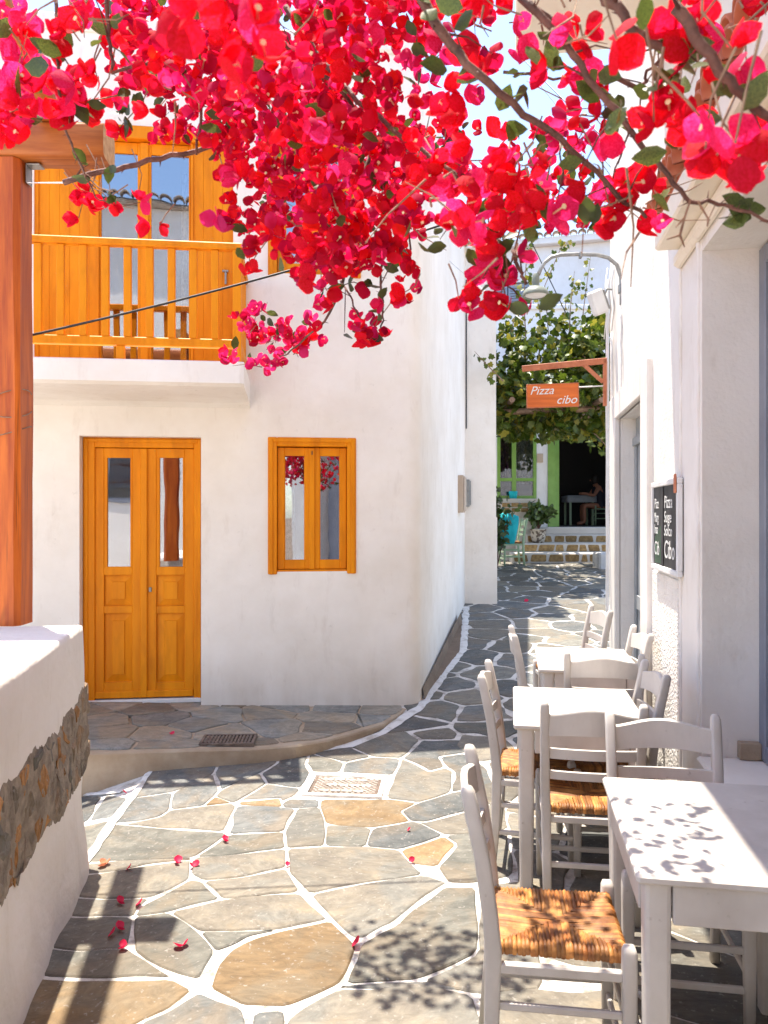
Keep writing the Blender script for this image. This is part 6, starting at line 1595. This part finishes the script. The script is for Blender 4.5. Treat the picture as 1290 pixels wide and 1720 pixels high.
o = scatter_mesh('blossom', src, ['red', 'pink', 'stamen'], [(v, mt) for _, v, mt in rest], BO); o['kind'] = 'stuff'
leafits.sort(key=lambda q: q[2]); mts = [rmat(p - bo_o, s * 1.0) for p, s, d in leafits][:120] + mts + [rmat(p - bo_o, s * 1.0) for p, s, d in leafits][120:]
for mt in mts[:160]:
    o = mobj('leaf', BL, BO); o.matrix_local = mt
o = scatter_mesh('foliage', [BL], ['leaf'], [(0, mt) for mt in mts[160:]], BO); o['kind'] = 'stuff'
mb = MB()
for _ in range(150):
    poly, (d0, d1), *_r = random.choice([zones[0]] * 4 + zones[2:8] + zones[10:15]); x, y = -999, -999
    while not inpoly(poly, x, y): x = random.uniform(min(p[0] for p in poly), max(p[0] for p in poly)); y = random.uniform(min(p[1] for p in poly), max(p[1] for p in poly))
    d = random.uniform(d0, d1)
    a = P(x, y, d) - bo_o; v = Vector((random.gauss(0, .05), random.gauss(0, .04), random.gauss(-.01, .05))); mb.tube([a, a + v * .5 + Vector((random.gauss(0, .008), 0, random.gauss(0, .008))), a + v], [.0022, .0016, .0008], 4)
for pts, d in (([(1160,335),(1150,365),(1142,395),(1150,415)], 1.15), ([(1142,395),(1120,402)], 1.15), ([(1172,338),(1190,368),(1203,340)], 1.15), ([(1150,365),(1135,382)], 1.15), ([(1190,368),(1188,380)], 1.15), ([(1100,110),(1112,125),(1130,120)], 1.2), ([(1112,125),(1115,90)], 1.2), ([(215,310),(185,330),(200,345),(225,350)], 2.1), ([(150,300),(165,315),(190,322)], 2.05), ([(130,265),(140,290),(165,305)], 1.95)):
    mb.tube([P(x, y, d) - bo_o for x, y in pts], [.0022] * (len(pts) - 1) + [.001], 4)
for q in stm: mb.tube(q, [.0012, .0016, .002], 4)
o = mb.build('twigs', 'twig', BO); o['kind'] = 'stuff'

# overhead wires
def wire(label, a, b, sag, r, m='black'):
    pts = []
    for i in range(17):
        t_ = i / 16; p = Vector(a).lerp(Vector(b), t_); p.z -= sag * 4 * t_ * (1 - t_); pts.append(p)
    return thing_tubes('overhead_cable', label, 'cable', [(pts, r)], m, 6)
wire('black cable strung from the timber post across the balcony and under the upper window', P(20, 570, 3.84), P(760, 372, 4.15), .03, .006)
wire('thin dark wire crossing the blue sky beside the upper white wall', P(870, 90, 9.0), P(1045, 260, 7.0), .02, .007)
wire('second thin wire in the blue sky running below the first', P(905, 140, 10.0), P(1030, 285, 7.2), .02, .005)
wire('pale wire running from the house corner down to the alley lamp', P(740, 425, 9.0), P(880, 540, 8.0), .02, .005, 'pvc')
wire('dark wire from the lamp arm slanting through the vine shoots', P(880, 380, 9.0), P(950, 525, 9.0), .0, .006)
wire('thin white wire from the timber post to the dead bougainvillea branch', P(45, 307, 3.7), P(108, 307, 2.0), .0, .002, 'pvc')

# fallen bracts on the paving
pm = MB(); bract(pm, 0, .35, 1.0, 1.0, .9, .2); bract(pm, 2.3, .6, .8, 1.0, .7, -.2); pm1 = pm.mesh('fallen_bract', 'petalfallen', True)
pm = MB(); bract(pm, 0, .2, 1.0, 1.1, 1.2, .5); pm2 = pm.mesh('fallen_bract', 'petalfallen', True)
pm = MB(); bract(pm, 0, .2, 1.0, 1.0, .9, .5); bract(pm, 2.1, .4, .9, 1.0, .9, -.3); bract(pm, 4.2, .4, .9, 1.0, .9, .1); pm3 = pm.mesh('fallen_bract', 'petaldry', True)
fallen = [(380,1417,1,.05,'crimson bract lying on the joint between two slate slabs below the cover plate'),(176,1457,3,.055,'dried orange bract on the white joint at the foot of the low wall'),(214,1462,2,.05,'crimson bract at the far tip of the beam shadow'),(299,1454,1,.055,'crimson bract on the white joint, left one of a pair'),(325,1460,1,.05,'pinkish crumpled bract on the white joint, right one of a pair'),
 (204,1523,1,.052,'dull red bract inside the post shadow, nearest its right edge'),(231,1521,2,.052,'bright crimson bract just right of the post shadow'),(184,1573,2,.058,'left one of two dark red bracts touching in the shadow crossing'),(204,1567,1,.055,'right one of two dark red bracts touching in the shadow crossing'),(205,1597,1,.055,'pink bract just below the shadow crossing'),(306,1594,1,.06,'upright red bract alone on the green slab below the shadow arm'),
 (593,1587,2,.062,'crimson bract on the white joint at the edge of the leafy shade'),(687,1451,2,.04,'small flat red bract on the white joint beside the front chair'),(483,1459,2,.032,'tiny flat red bract where three white joints meet'),(684,1398,2,.03,'thin red bract on the slate slab right of the small square stone'),(213,1335,2,.042,'red bract by the cement riser left of the paving corner'),(881,1012,2,.075,'lone pink bract far up the shaded alley'),(288,1236,1,.04,'small reddish bract on the raised platform left of the drain grate')]
for px, py, k, s, lb in fallen:
    if py == 1236:
        d = (CH - .155) * F / (py - HY); x, y = (px - CX) / F * d, d; z = hp(x, y)
    else: x, y = gpt(px, py); z = g(x, y)
    o = mobj('fallen_bract', (pm1, pm2, pm3)[k - 1], None, (x, y, z + .012), (random.uniform(-.1, .1), random.uniform(-.1, .1), random.uniform(0, 6)), (s * .78, s * .78, s * .6)); tag(o, lb, 'petal', 'fallen bougainvillea bracts')
